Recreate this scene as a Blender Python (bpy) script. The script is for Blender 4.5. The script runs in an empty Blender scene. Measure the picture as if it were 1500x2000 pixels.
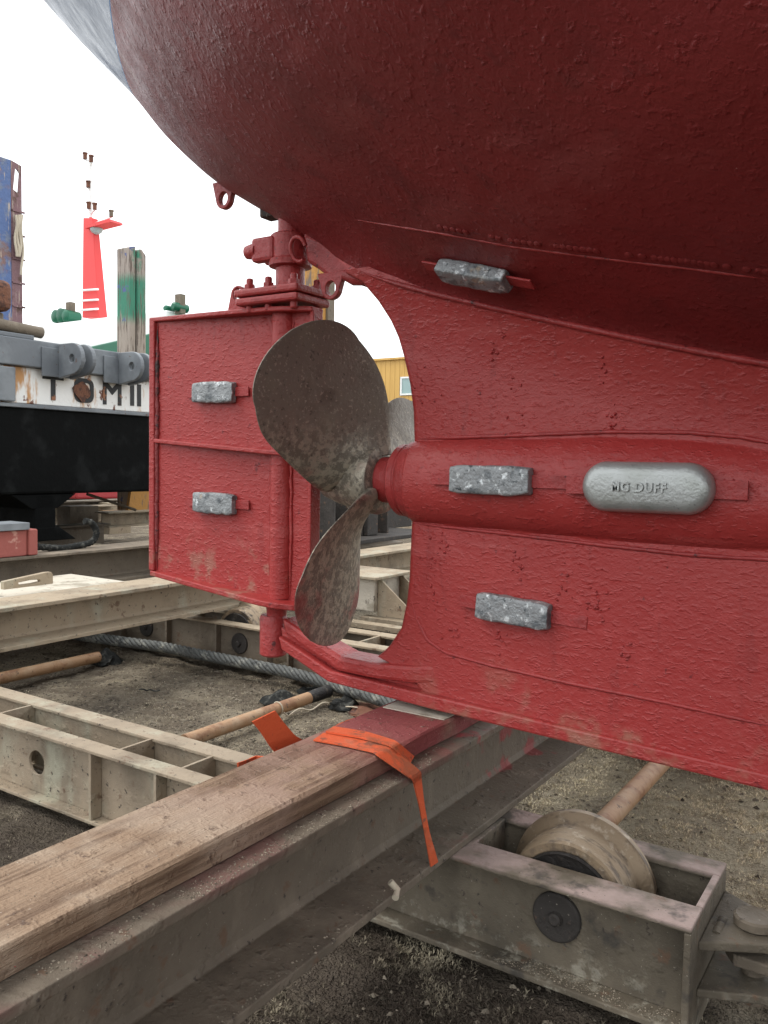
import bpy, bmesh, math, random
import numpy as np
from mathutils import Vector, Matrix
random.seed(7); rng = np.random.default_rng(7)
S = bpy.context.scene
C = S.collection
H = 1.40                                   # eye height above the slipway
# ------------------------------------------------------------------ camera
F = 1650.; CX, CY = 750., 1000.
def nrm(v): v = np.array(v, float); return v/np.linalg.norm(v)
_y = nrm((1080, 79, -F)); _x = -nrm((-2531, 145, -F)); _x = nrm(_x-_y*_x.dot(_y)); _z = np.cross(_x, _y)
RM = np.array([_x, _y, _z])
cd = bpy.data.cameras.new('camera'); cam = bpy.data.objects.new('camera', cd); C.objects.link(cam)
cam.matrix_world = Matrix.Translation((0, 0, H)) @ Matrix(RM.tolist()).to_4x4()
cd.sensor_fit = 'HORIZONTAL'; cd.sensor_width = 36; cd.lens = 36*F/1500; cd.clip_start = .02; cd.clip_end = 600
S.camera = cam
# ------------------------------------------------------------------ sky, sun, exposure
SUN_EL, SUN_AZ = math.radians(60), math.radians(236)       # azimuth from +Y clockwise
w = bpy.data.worlds.new('World'); S.world = w; w.use_nodes = True
nt = w.node_tree; nt.nodes.clear()
sky = nt.nodes.new('ShaderNodeTexSky'); sky.sky_type = 'NISHITA'; sky.sun_disc = False
sky.sun_elevation = SUN_EL; sky.sun_rotation = SUN_AZ; sky.air_density = 1.0; sky.dust_density = 3.0
mx = nt.nodes.new('ShaderNodeMix'); mx.data_type = 'RGBA'; mx.inputs[0].default_value = .86
mx.inputs[7].default_value = (11.8, 12.0, 12.2, 1)         # even cloud cover over the sky
bg = nt.nodes.new('ShaderNodeBackground'); bg.inputs[1].default_value = .1
ow = nt.nodes.new('ShaderNodeOutputWorld')
nt.links.new(sky.outputs[0], mx.inputs[6]); nt.links.new(mx.outputs[2], bg.inputs[0]); nt.links.new(bg.outputs[0], ow.inputs[0])
sl = bpy.data.lights.new('sun', 'SUN'); sl.energy = 1.0; sl.angle = math.radians(22); sl.color = (1, .96, .9)
so = bpy.data.objects.new('sun', sl); C.objects.link(so)
sd = Vector((math.sin(SUN_AZ)*math.cos(SUN_EL), math.cos(SUN_AZ)*math.cos(SUN_EL), math.sin(SUN_EL)))
so.rotation_euler = sd.to_track_quat('Z', 'Y').to_euler()
S.view_settings.view_transform = 'Standard'; S.view_settings.look = 'None'
S.view_settings.gamma = 1; S.view_settings.use_curve_mapping = False; S.view_settings.exposure = 0.85
S.cycles.max_bounces = 6; S.cycles.diffuse_bounces = 3; S.cycles.glossy_bounces = 2; S.cycles.caustics_reflective = False; S.cycles.caustics_refractive = False

# ------------------------------------------------------------------ point helpers (a sight line met with a real plane)
def ray(px, py): return RM @ np.array([px-CX, -(py-CY), -F])
def onX(px, py, x): d = ray(px, py); r = d*(x/d[0]); r[2] += H; return r
def onY(px, py, y): d = ray(px, py); r = d*(y/d[1]); r[2] += H; return r
def onZ(px, py, z): d = ray(px, py); r = d*((z-H)/d[2]); r[2] += H; return r

# ------------------------------------------------------------------ noise for relief
def vnoise(x, y, seed=0):
    xi = np.floor(x).astype(np.int64); yi = np.floor(y).astype(np.int64); fx = x-xi; fy = y-yi
    fx = fx*fx*(3-2*fx); fy = fy*fy*(3-2*fy)
    def h(a, b):
        n = (a*374761393+b*668265263+seed*1442695041) & 0xffffffff
        n = ((n ^ (n >> 13))*1274126177) & 0xffffffff
        return ((n ^ (n >> 16)) & 0xffff)/65535.
    return (h(xi, yi)*(1-fx)+h(xi+1, yi)*fx)*(1-fy)+(h(xi, yi+1)*(1-fx)+h(xi+1, yi+1)*fx)*fy
def fbm(x, y, o=4, seed=0):
    s = 0; a = .5
    for i in range(o): s = s+a*vnoise(x*2**i, y*2**i, seed+i); a *= .5
    return s
def sstep(a, b, x): t = np.clip((x-a)/(b-a), 0, 1); return t*t*(3-2*t)

# ------------------------------------------------------------------ mesh builder
def spl(P, k=6):
    P = np.array(P, float); P = np.vstack([2*P[0]-P[1], P, 2*P[-1]-P[-2]]); o = []
    for i in range(1, len(P)-2):
        a, b, c, d = P[i-1:i+3]
        for j in range(k):
            t = j/k; o.append(.5*(2*b+(c-a)*t*.6+(-(c-a)*1.2+(2*(c-b))*3-(d-b)*.6)*t*t*1.0+((c-a)*.6+(d-b)*.6-4*(c-b))*t**3) if False else b+(c-b)*t)
    o.append(P[-2]); o = np.array(o)
    for _ in range(2): o[1:-1] = .2*o[:-2]+.6*o[1:-1]+.2*o[2:]
    return list(o)
class MB:
    def __init__(s): s.v = []; s.f = []
    def add(s, v, f):
        o = len(s.v); s.v += [tuple(map(float, p)) for p in v]; s.f += [tuple(i+o for i in q) for q in f]; return s
    def box(s, x0, x1, y0, y1, z0, z1):
        v = [(x, y, z) for x in (x0, x1) for y in (y0, y1) for z in (z0, z1)]
        return s.add(v, [(0, 1, 3, 2), (4, 6, 7, 5), (0, 4, 5, 1), (2, 3, 7, 6), (0, 2, 6, 4), (1, 5, 7, 3)])
    def tube(s, pts, r, n=16, caps=True, twist=0):
        pts = [np.array(p, float) for p in pts]; m = len(pts); rr = r if hasattr(r, '__len__') else [r]*m
        v = []; up = None
        for i, p in enumerate(pts):
            t = nrm(pts[min(i+1, m-1)]-pts[max(i-1, 0)])
            if up is None: up = np.array((0, 0, 1.)) if abs(t[2]) < .9 else np.array((1., 0, 0))
            a = nrm(np.cross(up, t)); b = np.cross(t, a); up = b
            for k in range(n):
                q = 2*math.pi*k/n+twist*i; v.append(p+rr[i]*(a*math.cos(q)+b*math.sin(q)))
        f = [(i*n+k, i*n+(k+1) % n, (i+1)*n+(k+1) % n, (i+1)*n+k) for i in range(m-1) for k in range(n)]
        if caps: f += [tuple(range(n-1, -1, -1)), tuple(range((m-1)*n, m*n))]
        return s.add(v, f)
    def lathe(s, c, axis, prof, n=40):
        # prof: (radius, along axis); axis 'X','Y','Z'
        c = np.array(c, float); v = []; m = len(prof)
        for r, h in prof:
            for k in range(n):
                q = 2*math.pi*k/n; a, b = r*math.cos(q), r*math.sin(q)
                v.append(c+np.array({'X': (h, a, b), 'Y': (b, h, a), 'Z': (a, b, h)}[axis]))
        f = [(i*n+k, i*n+(k+1) % n, (i+1)*n+(k+1) % n, (i+1)*n+k) for i in range(m-1) for k in range(n)]
        f += [tuple(range(n-1, -1, -1)), tuple(range((m-1)*n, m*n))]
        return s.add(v, f)
    def prism(s, loop, d):
        # closed loop of points swept along vector d
        n = len(loop); loop = [np.array(p, float) for p in loop]; d = np.array(d, float)
        v = loop+[p+d for p in loop]
        f = [tuple(range(n-1, -1, -1)), tuple(range(n, 2*n))]+[(i, (i+1) % n, n+(i+1) % n, n+i) for i in range(n)]
        return s.add(v, f)
    def plate(s, outer, holes, d):
        # flat outline with holes, thickened by vector d
        bm = bmesh.new(); es = []
        for lp in [outer]+holes:
            vs = [bm.verts.new(tuple(map(float, p))) for p in lp]
            es += [bm.edges.new((vs[i], vs[(i+1) % len(vs)])) for i in range(len(vs))]
        bmesh.ops.triangle_fill(bm, use_beauty=True, use_dissolve=False, edges=es)
        g = bmesh.ops.extrude_face_region(bm, geom=bm.faces[:])
        bmesh.ops.translate(bm, vec=Vector(tuple(map(float, d))), verts=[e for e in g['geom'] if isinstance(e, bmesh.types.BMVert)])
        bmesh.ops.recalc_face_normals(bm, faces=bm.faces[:])
        bm.verts.index_update()
        r = s.add([x.co for x in bm.verts], [[x.index for x in q.verts] for q in bm.faces]); bm.free(); return r
    def grid(s, P, closed=False):
        P = np.asarray(P); a, b = P.shape[:2]
        f = [(i*b+j, i*b+j+1, (i+1)*b+j+1, (i+1)*b+j) for i in range(a-1) for j in range(b-1)]
        if closed: f += [(i*b+b-1, i*b, (i+1)*b, (i+1)*b+b-1) for i in range(a-1)]
        return s.add(P.reshape(-1, 3), f)
    def ribbon(s, A, B, th):
        A, B = spl(A), spl(B); m = len(A); v = []
        for i in range(m):
            t = A[min(i+1, m-1)]-A[max(i-1, 0)]; n = nrm(np.cross(t, B[i]-A[i]))*th/2
            v += [A[i]-n, B[i]-n, B[i]+n, A[i]+n]
        f = [(i*4+k, i*4+(k+1) % 4, i*4+4+(k+1) % 4, i*4+4+k) for i in range(m-1) for k in range(4)]+[(3, 2, 1, 0), tuple(m*4-4+k for k in range(4))]
        return s.add(v, f)
WL = {}
def build(name, mb, mat, parent=None, bevel=0, smooth=0, seg=2):
    v = np.array(mb.v) if isinstance(mb, MB) else None
    me = bpy.data.meshes.new(name)
    c = np.array([(v[:, 0].min()+v[:, 0].max())/2, (v[:, 1].min()+v[:, 1].max())/2, v[:, 2].min()])
    me.from_pydata((v-c).tolist(), [], mb.f); me.update()
    bm = bmesh.new(); bm.from_mesh(me); bmesh.ops.recalc_face_normals(bm, faces=bm.faces[:]); bm.to_mesh(me); bm.free()
    me.materials.append(mat)
    o = bpy.data.objects.new(name, me); C.objects.link(o)
    if parent: o.parent = parent; o.location = Vector(c)-WL[parent]
    else: o.location = Vector(c)
    WL[o] = Vector(c)
    if bevel:
        b = o.modifiers.new('bevel', 'BEVEL'); b.width = bevel; b.segments = seg; b.limit_method = 'ANGLE'; b.angle_limit = math.radians(35)
    if smooth: shade(o, smooth)
    return o
def shade(o, ang):
    me = o.data; me.polygons.foreach_set('use_smooth', [True]*len(me.polygons))
    bm = bmesh.new(); bm.from_mesh(me); a = math.radians(ang)
    for e in bm.edges: e.smooth = not (len(e.link_faces) == 2 and e.calc_face_angle(0) > a)
    bm.to_mesh(me); bm.free()
def share(src, name, loc, parent, rot=None):
    o = bpy.data.objects.new(name, src.data); C.objects.link(o); loc = Vector(tuple(map(float, loc)))
    o.parent = parent; o.location = loc-WL[parent]; WL[o] = loc
    if rot is not None: o.rotation_euler = rot
    return o
def thing(name, loc, label, cat, group=None):
    o = bpy.data.objects.new(name, None); C.objects.link(o); o.empty_display_size = .1
    o.location = loc; WL[o] = Vector(loc); tag(o, label, cat, group); return o
def tag(o, label, cat, group=None, kind=None):
    if label: o['label'] = label
    if cat: o['category'] = cat
    if group: o['group'] = group
    if kind: o['kind'] = kind
    return o

# ------------------------------------------------------------------ materials
def mat(name, base, rough=.6, metal=0., layers=(), bumps=(), spec=.5, coat=0., rvar=0., attr=None):
    """layers: (colour, scale, lo, hi, [dict zlo,zhi | xlo.. limits]) patches of another colour with their own shape"""
    m = bpy.data.materials.new(name); m.use_nodes = True; t = m.node_tree; N = t.nodes; L = t.links
    b = N['Principled BSDF']; b.inputs['Metallic'].default_value = metal
    b.inputs['Specular IOR Level'].default_value = spec*.8; b.inputs['Coat Weight'].default_value = coat
    g = N.new('ShaderNodeNewGeometry'); sep = N.new('ShaderNodeSeparateXYZ'); L.new(g.outputs['Position'], sep.inputs[0])
    def noise(scale, det=4, rg=.6, stretch=None):
        n = N.new('ShaderNodeTexNoise'); n.inputs['Scale'].default_value = scale; n.inputs['Detail'].default_value = det; n.inputs['Roughness'].default_value = rg
        if stretch:
            mp = N.new('ShaderNodeMapping'); mp.inputs['Scale'].default_value = stretch; L.new(g.outputs['Position'], mp.inputs[0]); L.new(mp.outputs[0], n.inputs['Vector'])
        else: L.new(g.outputs['Position'], n.inputs['Vector'])
        return n
    def rng_(src, lo, hi):
        r = N.new('ShaderNodeMapRange'); r.interpolation_type = 'SMOOTHSTEP'; r.inputs[1].default_value = lo; r.inputs[2].default_value = hi; L.new(src, r.inputs[0]); return r.outputs[0]
    cur = N.new('ShaderNodeRGB'); cur.outputs[0].default_value = (*base, 1); cur = cur.outputs[0]
    if attr:
        at = N.new('ShaderNodeAttribute'); at.attribute_name = attr; cur = at.outputs['Color']
    for ly in layers:
        col, sc, lo, hi = ly[:4]; opt = ly[4] if len(ly) > 4 else {}
        fac = rng_(noise(sc, opt.get('det', 4), opt.get('rg', .65), opt.get('st')).outputs[0], lo, hi)
        for ax, i in (('x', 0), ('y', 1), ('z', 2)):
            if ax in opt:
                mu = N.new('ShaderNodeMath'); mu.operation = 'MULTIPLY'; L.new(fac, mu.inputs[0]); L.new(rng_(sep.outputs[i], *opt[ax]), mu.inputs[1]); fac = mu.outputs[0]
        if 'amt' in opt:
            mu = N.new('ShaderNodeMath'); mu.operation = 'MULTIPLY'; L.new(fac, mu.inputs[0]); mu.inputs[1].default_value = opt['amt']; fac = mu.outputs[0]
        mxx = N.new('ShaderNodeMix'); mxx.data_type = 'RGBA'; L.new(fac, mxx.inputs[0]); L.new(cur, mxx.inputs[6]); mxx.inputs[7].default_value = (*col, 1); cur = mxx.outputs[2]
    L.new(cur, b.inputs['Base Color'])
    if rvar:
        n = noise(9, 5); r = N.new('ShaderNodeMapRange'); r.inputs[1].default_value = .3; r.inputs[2].default_value = .7
        r.inputs[3].default_value = max(.02, rough-rvar); r.inputs[4].default_value = min(1, rough+rvar); L.new(n.outputs[0], r.inputs[0]); L.new(r.outputs[0], b.inputs['Roughness'])
    else: b.inputs['Roughness'].default_value = rough
    prev = None
    for bp in bumps:
        kind, sc, dist = bp[:3]; st = bp[3] if len(bp) > 3 else None
        if kind == 'v':      # scattered blisters
            n = N.new('ShaderNodeTexVoronoi'); n.inputs['Scale'].default_value = sc; L.new(g.outputs['Position'], n.inputs['Vector'])
            src = rng_(n.outputs['Distance'], .38, .02)
            gate = rng_(noise(sc*.12, 3).outputs[0], .5, .62); mu = N.new('ShaderNodeMath'); mu.operation = 'MULTIPLY'; L.new(src, mu.inputs[0]); L.new(gate, mu.inputs[1]); src = mu.outputs[0]
        elif kind == 'p':    # peaks only
            src = rng_(noise(sc, 3, .55, st).outputs[0], .5, .75)
        else: src = noise(sc, 3, .6, st).outputs[0]
        bn = N.new('ShaderNodeBump'); bn.inputs['Strength'].default_value = 1; bn.inputs['Distance'].default_value = dist
        L.new(src, bn.inputs['Height'])
        if prev: L.new(prev, bn.inputs['Normal'])
        prev = bn.outputs[0]
    if prev: L.new(prev, b.inputs['Normal'])
    return m
RED = (.33, .037, .034)
M = {}
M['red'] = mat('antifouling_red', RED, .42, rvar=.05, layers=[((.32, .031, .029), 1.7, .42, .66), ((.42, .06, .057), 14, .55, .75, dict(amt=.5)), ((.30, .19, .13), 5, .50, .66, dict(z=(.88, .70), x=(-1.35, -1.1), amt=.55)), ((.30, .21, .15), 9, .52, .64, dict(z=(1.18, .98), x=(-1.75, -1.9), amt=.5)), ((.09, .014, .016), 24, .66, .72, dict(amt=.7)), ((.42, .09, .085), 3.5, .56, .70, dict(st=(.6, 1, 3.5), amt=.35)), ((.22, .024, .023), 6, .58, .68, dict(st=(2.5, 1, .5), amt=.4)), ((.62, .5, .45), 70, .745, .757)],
              bumps=[('n', 38, .0020, (1, 1, 1.7)), ('n', 120, .0013), ('p', 44, .0016, (1, 1, 2.0))])
M['red_smooth'] = mat('red_paint_fittings', (.33, .038, .037), .42, rvar=.05, layers=[((.26, .03, .029), 6, .45, .65), ((.10, .02, .02), 30, .64, .70)], bumps=[('n', 45, .004), ('n', 150, .0015)])
M['redgrime'] = mat('red_paint_grimy', (.20, .028, .028), .5, layers=[((.035, .02, .018), 26, .46, .54, dict(z=(1.50, 1.75))), ((.07, .02, .02), 30, .54, .60)], bumps=[('n', 60, .006)])
M['hullred_shaded'] = mat('antifouling_red_hull_shaded', (.20, .019, .019), .46, rvar=.10, layers=[((.15, .0145, .0145), 2.2, .42, .66), ((.30, .16, .13), 5, .52, .72, dict(x=(-1.75, -2.2), amt=.55)), ((.55, .45, .40), 60, .735, .75), ((.26, .05, .048), 3, .54, .68, dict(st=(.6, 1, 2.5), amt=.5)), ((.12, .013, .013), 7, .6, .68, dict(amt=.5))],  # same antifouling as the skeg, with overhang shade put into its base colour
              bumps=[('n', 28, .0022), ('n', 85, .0017), ('p', 50, .0015)])
M['navy'] = mat('navy_topside_gloss', (.018, .06, .13), .34, rvar=.10, spec=.35, layers=[((.34, .42, .48), 5, .56, .70, dict(st=(.5, .5, 3), amt=.7)), ((.02, .03, .05), 20, .64, .7)], bumps=[('n', 14, .004), ('n', 60, .001)], coat=.1)
M['zinc'] = mat('corroded_zinc', (.27, .285, .29), .55, .35, layers=[((.66, .70, .71), 34, .56, .66), ((.12, .135, .145), 22, .50, .66), ((.07, .08, .085), 60, .60, .68), ((.40, .30, .19), 13, .58, .68, dict(amt=.6))], bumps=[('n', 40, .007), ('n', 150, .002)])
M['zinc_new'] = mat('cast_zinc', (.40, .42, .41), .38, .55, rvar=.08, layers=[((.24, .25, .24), 60, .62, .7), ((.34, .36, .34), 8, .45, .65)], bumps=[('n', 130, .0012), ('n', 25, .001)])
M['bronze'] = mat('weathered_bronze', (.18, .16, .13), .45, .45, rvar=.1, layers=[((.20, .175, .135), 9, .5, .72), ((.09, .072, .056), 6, .52, .68, dict(amt=.6)), ((.40, .36, .29), 95, .57, .66, dict(amt=.6)), ((.05, .042, .035), 60, .60, .68, dict(amt=.6)), ((.42, .38, .30), 40, .45, .58, dict(z=(1.56, 1.40), amt=.7)), ((.25, .04, .045), 5, .50, .64, dict(z=(1.46, 1.30), amt=.7))], bumps=[('n', 90, .0022), ('n', 25, .002)])
M['hub'] = mat('hub_overspray', (.17, .12, .09), .5, .3, layers=[((.19, .06, .055), 6, .52, .66), ((.27, .24, .19), 40, .54, .64)], bumps=[('n', 60, .002)])
DUST = (.36, .31, .25)
def steel(name, base, extra=(), bmp=.002):
    return mat(name, base, .72, 0, layers=[(tuple(c*.62 for c in base), 3, .44, .70), (tuple(min(.4, c*1.7) for c in base), 5, .5, .74, dict(amt=.6, st=(1, 1, .45))), ((.06, .048, .04), 40, .62, .70), ((.14, .085, .055), 15, .6, .7, dict(amt=.8)), ((.42, .38, .31), 110, .66, .72, dict(amt=.7))]+list(extra),
               bumps=[('n', 60, bmp), ('n', 200, bmp*.6), ('p', 20, .003)], spec=.35)
M['beam'] = steel('beam_dirty_steel', (.15, .125, .095), [((.20, .09, .082), 3.2, .44, .64, dict(z=(.58, .60), amt=.6)), ((.36, .045, .055), 6, .50, .62, dict(y=(1.9, 2.25), z=(.5, .6), amt=.9)), ((.30, .05, .055), 4, .54, .6, dict(y=(2.0, 2.3), amt=.7))])
M['rail'] = steel('rail_dusty_steel', (.31, .25, .18), [((.36, .24, .22), 3, .45, .65, dict(x=(-2.2, -1.2), z=(.26, .3), amt=.8))])
M['bogie'] = steel('bogie_dirty_steel', (.145, .122, .09), [((.42, .32, .29), 4, .38, .60, dict(z=(.285, .30), amt=.85)), ((.05, .045, .04), 9, .55, .7, dict(amt=.8)), ((.33, .31, .25), 20, .5, .68, dict(z=(.14, .02), amt=.8))])
M['tan'] = steel('tan_dusty_steel', (.33, .265, .185))
M['brownsteel'] = steel('brown_steel', (.17, .14, .105))
M['dark'] = steel('dark_greasy_steel', (.045, .04, .036))
M['grease'] = mat('black_grease', (.018, .016, .015), .55, layers=[((.07, .06, .05), 30, .55, .7)], bumps=[('n', 60, .006)])
M['tread'] = mat('worn_wheel_tread', (.27, .205, .135), .5, .3, layers=[((.13, .10, .075), 12, .5, .66, dict(st=(1, 3, 1))), ((.40, .34, .26), 26, .55, .7), ((.05, .04, .032), 7, .56, .64)], bumps=[('n', 80, .002)])
M['pipe'] = mat('rusty_orange_pipe', (.36, .215, .115), .6, layers=[((.24, .12, .06), 9, .48, .64), ((.42, .30, .19), 4, .5, .7), ((.10, .07, .05), 40, .62, .7)], bumps=[('n', 90, .0015)])
M['timber'] = mat('weathered_timber', (.29, .205, .138), .8, layers=[((.16, .105, .07), 3.2, .46, .62, dict(st=(9, .5, 16), rg=.6)), ((.43, .35, .265), 3.0, .44, .64, dict(amt=.7)), ((.25, .13, .11), 3, .40, .62, dict(y=(1.0, 1.6), amt=.5)), ((.25, .055, .06), 3.5, .34, .58, dict(y=(1.55, 1.95), amt=.9)), ((.12, .08, .06), 30, .62, .72), ((.5, .45, .38), 120, .66, .72, dict(amt=.7)), ((.4, .05, .06), 26, .735, .745)],
                  bumps=[('n', 30, .004, (7, .6, 12)), ('n', 110, .0025), ('p', 30, .003)], spec=.25)
M['orange'] = mat('orange_webbing', (.62, .115, .045), .75, layers=[((.34, .10, .05), 12, .5, .68), ((.62, .24, .15), 7, .5, .7, dict(amt=.6)), ((.13, .08, .06), 26, .58, .68, dict(amt=.7))], bumps=[('n', 300, .002), ('n', 40, .002)], spec=.25)
M['rope'] = mat('greasy_wire_rope', (.10, .105, .10), .6, .3, layers=[((.24, .24, .21), 14, .48, .66), ((.03, .03, .03), 30, .55, .66)], bumps=[('n', 160, .003)])
M['rag'] = mat('oily_rag', (.022, .023, .022), .85, spec=.15, layers=[((.09, .09, .08), 16, .5, .66)], bumps=[('n', 40, .01)])
M['pale'] = mat('pale_cord', (.50, .44, .34), .8, bumps=[('n', 200, .001)])
M['ground'] = mat('gritty_ground', (.17, .14, .105), .95, spec=.15, layers=[((.31, .265, .195), 2.2, .46, .60), ((.11, .09, .072), 1.1, .56, .70), ((.30, .265, .20), 26, .52, .68, dict(amt=.8)), ((.05, .042, .036), 55, .55, .66), ((.075, .06, .048), 2.5, .25, .45, dict(y=(2.5, 2.0), amt=.85)), ((.42, .37, .265), 3, .30, .52, dict(y=(2.5, 3.0), x=(-1.7, -1.1), amt=.85)), ((.42, .38, .30), 150, .66, .72, dict(amt=.6))], bumps=[('n', 30, .03), ('n', 120, .012)])  # near-side dark layer paints in shade under the beam, cutting bounce onto hull
M['moss'] = mat('dry_moss', (.3, .26, .2), .95, spec=.1, attr='Col')
M['white'] = mat('white_paint', (.80, .81, .80), .5, bumps=[('n', 8, .003)])
M['whiteband'] = mat('white_band_rusting', (.80, .80, .77), .5, layers=[((.50, .26, .10), 2.2, .53, .66, dict(st=(1, 2.4, .7))), ((.16, .065, .04), 6, .60, .66)], bumps=[('n', 20, .004)])
M['black'] = mat('black_hull_paint', (.005, .0055, .0055), .65, spec=.06, layers=[((.012, .013, .013), 3, .5, .7)], bumps=[('n', 10, .006)])
M['letter'] = mat('black_letter_paint', (.02, .022, .024), .5, layers=[((.28, .12, .06), 6, .60, .66)])
M['greyband'] = mat('dark_grey_gloss', (.14, .155, .17), .42, layers=[((.20, .22, .235), 2, .45, .65), ((.12, .07, .05), 20, .66, .7)], bumps=[('n', 12, .004)])
M['rust'] = mat('rusted_plate', (.17, .075, .045), .85, layers=[((.08, .04, .03), 14, .48, .62)], bumps=[('n', 30, .01)])
M['bluepost'] = mat('blue_worn_paint', (.085, .14, .30), .6, layers=[((.20, .12, .11), 2.0, .52, .62), ((.16, .19, .26), 6, .5, .66), ((.46, .38, .30), 5, .60, .66, dict(st=(6, 6, .5)))], bumps=[('n', 20, .01)])
M['mauve'] = mat('mauve_primer', (.20, .115, .125), .7, layers=[((.10, .055, .045), 6, .5, .66), ((.44, .37, .30), 5, .60, .66, dict(st=(8, 8, .4)))], bumps=[('n', 20, .01)])
M['greenwood'] = mat('green_worn_timber', (.34, .29, .24), .75, layers=[((.05, .22, .14), 1.6, .30, .42, dict(z=(3.35, 3.55), st=(3, 3, .6))), ((.34, .29, .25), 2.2, .30, .44, dict(z=(4.0, 4.2))), ((.12, .09, .07), 5, .52, .62, dict(st=(8, 8, .5))), ((.09, .12, .27), 3, .60, .66)], bumps=[('n', 16, .012, (8, 8, .6))])
M['mastred'] = mat('mast_red', (.68, .055, .055), .5)
M['green'] = mat('hull_green', (.008, .115, .062), .4, layers=[((.006, .08, .045), 1, .5, .7)])
M['glassdome'] = mat('radome_grey', (.35, .42, .42), .35)
M['yellowboard'] = mat('yellow_cladding', (.60, .37, .11), .6, layers=[((.50, .29, .08), 1.2, .45, .65, dict(st=(3, 3, .2)))])
M['pane'] = mat('window_pane', (.30, .42, .42), .08, spec=.8)
M['yellowpost'] = mat('ochre_post', (.42, .21, .05), .7, layers=[((.16, .12, .09), 4, .52, .62, dict(st=(4, 4, .6)))], bumps=[('n', 20, .006)])
M['pinkbox'] = mat('faded_red_block', (.30, .085, .07), .7, layers=[((.50, .27, .22), 4, .55, .62)], bumps=[('n', 30, .004)])
M['farred'] = mat('far_red_hull', (.36, .04, .045), .5)
M['concrete'] = mat('pale_concrete', (.50, .46, .38), .85, layers=[((.3, .27, .21), 5, .5, .66), ((.14, .12, .10), 14, .6, .7)], bumps=[('n', 40, .004)])

# ================================================================== GROUND
def axis_pts(a, b, d, lo, hi, g=1.22):
    m = list(np.arange(a, b+d/2, d)); s = d; x = m[0]
    l = []
    while x > lo: s *= g; x -= s; l.append(x)
    s = d; x = m[-1]; r = []
    while x < hi: s *= g; x += s; r.append(x)
    return np.array(l[::-1]+m+r)
def gz(x, y):
    near = np.exp(-np.clip(np.abs(x+2)-4, 0, None)/2)*np.exp(-np.clip(np.abs(y-3)-3.5, 0, None)/2)
    return -.03+near*(.075*(fbm(x*1.3, y*1.3, 4, 3)-.45)+.05*(fbm(x*9, y*9, 3, 11)-.45)+.016*(fbm(x*34, y*34, 2, 17)-.4))
gx = axis_pts(-5.5, 1.2, .022, -150, 120); gy = axis_pts(.6, 5.6, .022, -60, 200)
GX, GY = np.meshgrid(gx, gy, indexing='ij')
P = np.stack([GX, GY, gz(GX, GY)], -1).reshape(-1, 3)
a, b = GX.shape; idx = np.arange(a*b).reshape(a, b)
Q = np.stack([idx[:-1, :-1], idx[1:, :-1], idx[1:, 1:], idx[:-1, 1:]], -1).reshape(-1, 4)
def fastmesh(name, V, T, mt, smooth=True, col=None):
    me = bpy.data.meshes.new(name); k = T.shape[1]
    me.vertices.add(len(V)); me.vertices.foreach_set('co', V.astype(np.float32).ravel())
    me.loops.add(T.size); me.loops.foreach_set('vertex_index', T.astype(np.int32).ravel())
    me.polygons.add(len(T)); me.polygons.foreach_set('loop_start', np.arange(0, T.size, k, dtype=np.int32))
    me.polygons.foreach_set('use_smooth', np.full(len(T), smooth))
    if col is not None:
        ca = me.color_attributes.new('Col', 'FLOAT_COLOR', 'POINT'); ca.data.foreach_set('color', col.astype(np.float32).ravel())
    me.update(); me.validate(); me.materials.append(mt)
    o = bpy.data.objects.new(name, me); C.objects.link(o); return o
g_ = fastmesh('ground', P, Q, M['ground']); tag(g_, 'gritty brown slipway ground with dry moss', None, kind='structure')

# ================================================================== THE BOAT ON THE SLIP
Yc = 2.187
boat = thing('fishing_boat', (-1.2, Yc, .66), 'red painted boat stern with propeller and rudder, filling the upper right', 'boat')
# --- hull form: aft end of every waterline, then half breadth
PZ = np.array([-.25, 0, .236, .30, .385, .47, .555, .61, .709, .786, .945, 1.146, 1.306, 1.55, 1.83, 2.3])
PX = np.array([2.4, .75, -.35, -.60, -.90, -1.20, -1.47, -1.56, -1.735, -1.852, -2.131, -2.375, -2.52, -2.80, -3.10, -3.5])
_zf = np.linspace(-.25, 2.3, 600); _xf = np.interp(_zf, PZ, PX); _k = np.exp(-.5*(np.arange(-40, 41)/11.)**2); _k /= _k.sum()
_xs = np.convolve(np.r_[np.full(40, np.nan), _xf, np.full(40, np.nan)], _k, 'valid'); _xs = np.where(np.isnan(_xs), _xf, _xs); PZ, PX = _zf, _xs
def Xe(z): return np.interp(z, PZ, PX)
def skeg_b(X): return .045+.055*np.clip((X+1.31)/1.6, 0, 1.6)
def hull_b(X, z):
    d = np.clip(X-Xe(z), 0, None); r = .05*sstep(.35, 1.0, z); B = 1.75+.25*sstep(.4, 1.6, z)
    de = .34*sstep(.85, .42, z); d = d*(d+.012)/(d+de+.012)
    b0 = (skeg_b(Xe(z))+.045)*sstep(.75, .45, z)
    k = 1.08+.12*sstep(.5, 1.3, z)
    return b0+B*(1-np.exp(-k*np.sqrt(d*d+2*d*r)/B))
def hull_part(z0, z1, nz, name, mt, nx=150):
    mb = MB()
    zz = np.linspace(z0, z1, nz); u = np.linspace(0, 1, nx)**2.6
    for sgn in (-1, 1):
        G = np.zeros((nz, nx, 3))
        for i, z in enumerate(zz):
            xs = Xe(z)+(5.0-Xe(z))*u; xs = np.maximum(xs, Xe(z))
            G[i, :, 0] = xs; G[i, :, 1] = Yc+sgn*hull_b(xs, z); G[i, :, 2] = z+H
        mb.grid(G)
    o = build(name, mb, mt, boat); o.data.polygons.foreach_set('use_smooth', [True]*len(o.data.polygons)); return o
hull = hull_part(-.22, 1.30, 140, 'hull', M['hullred_shaded'])
hull['label'] = 'rounded red underwater hull of the stern'
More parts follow.
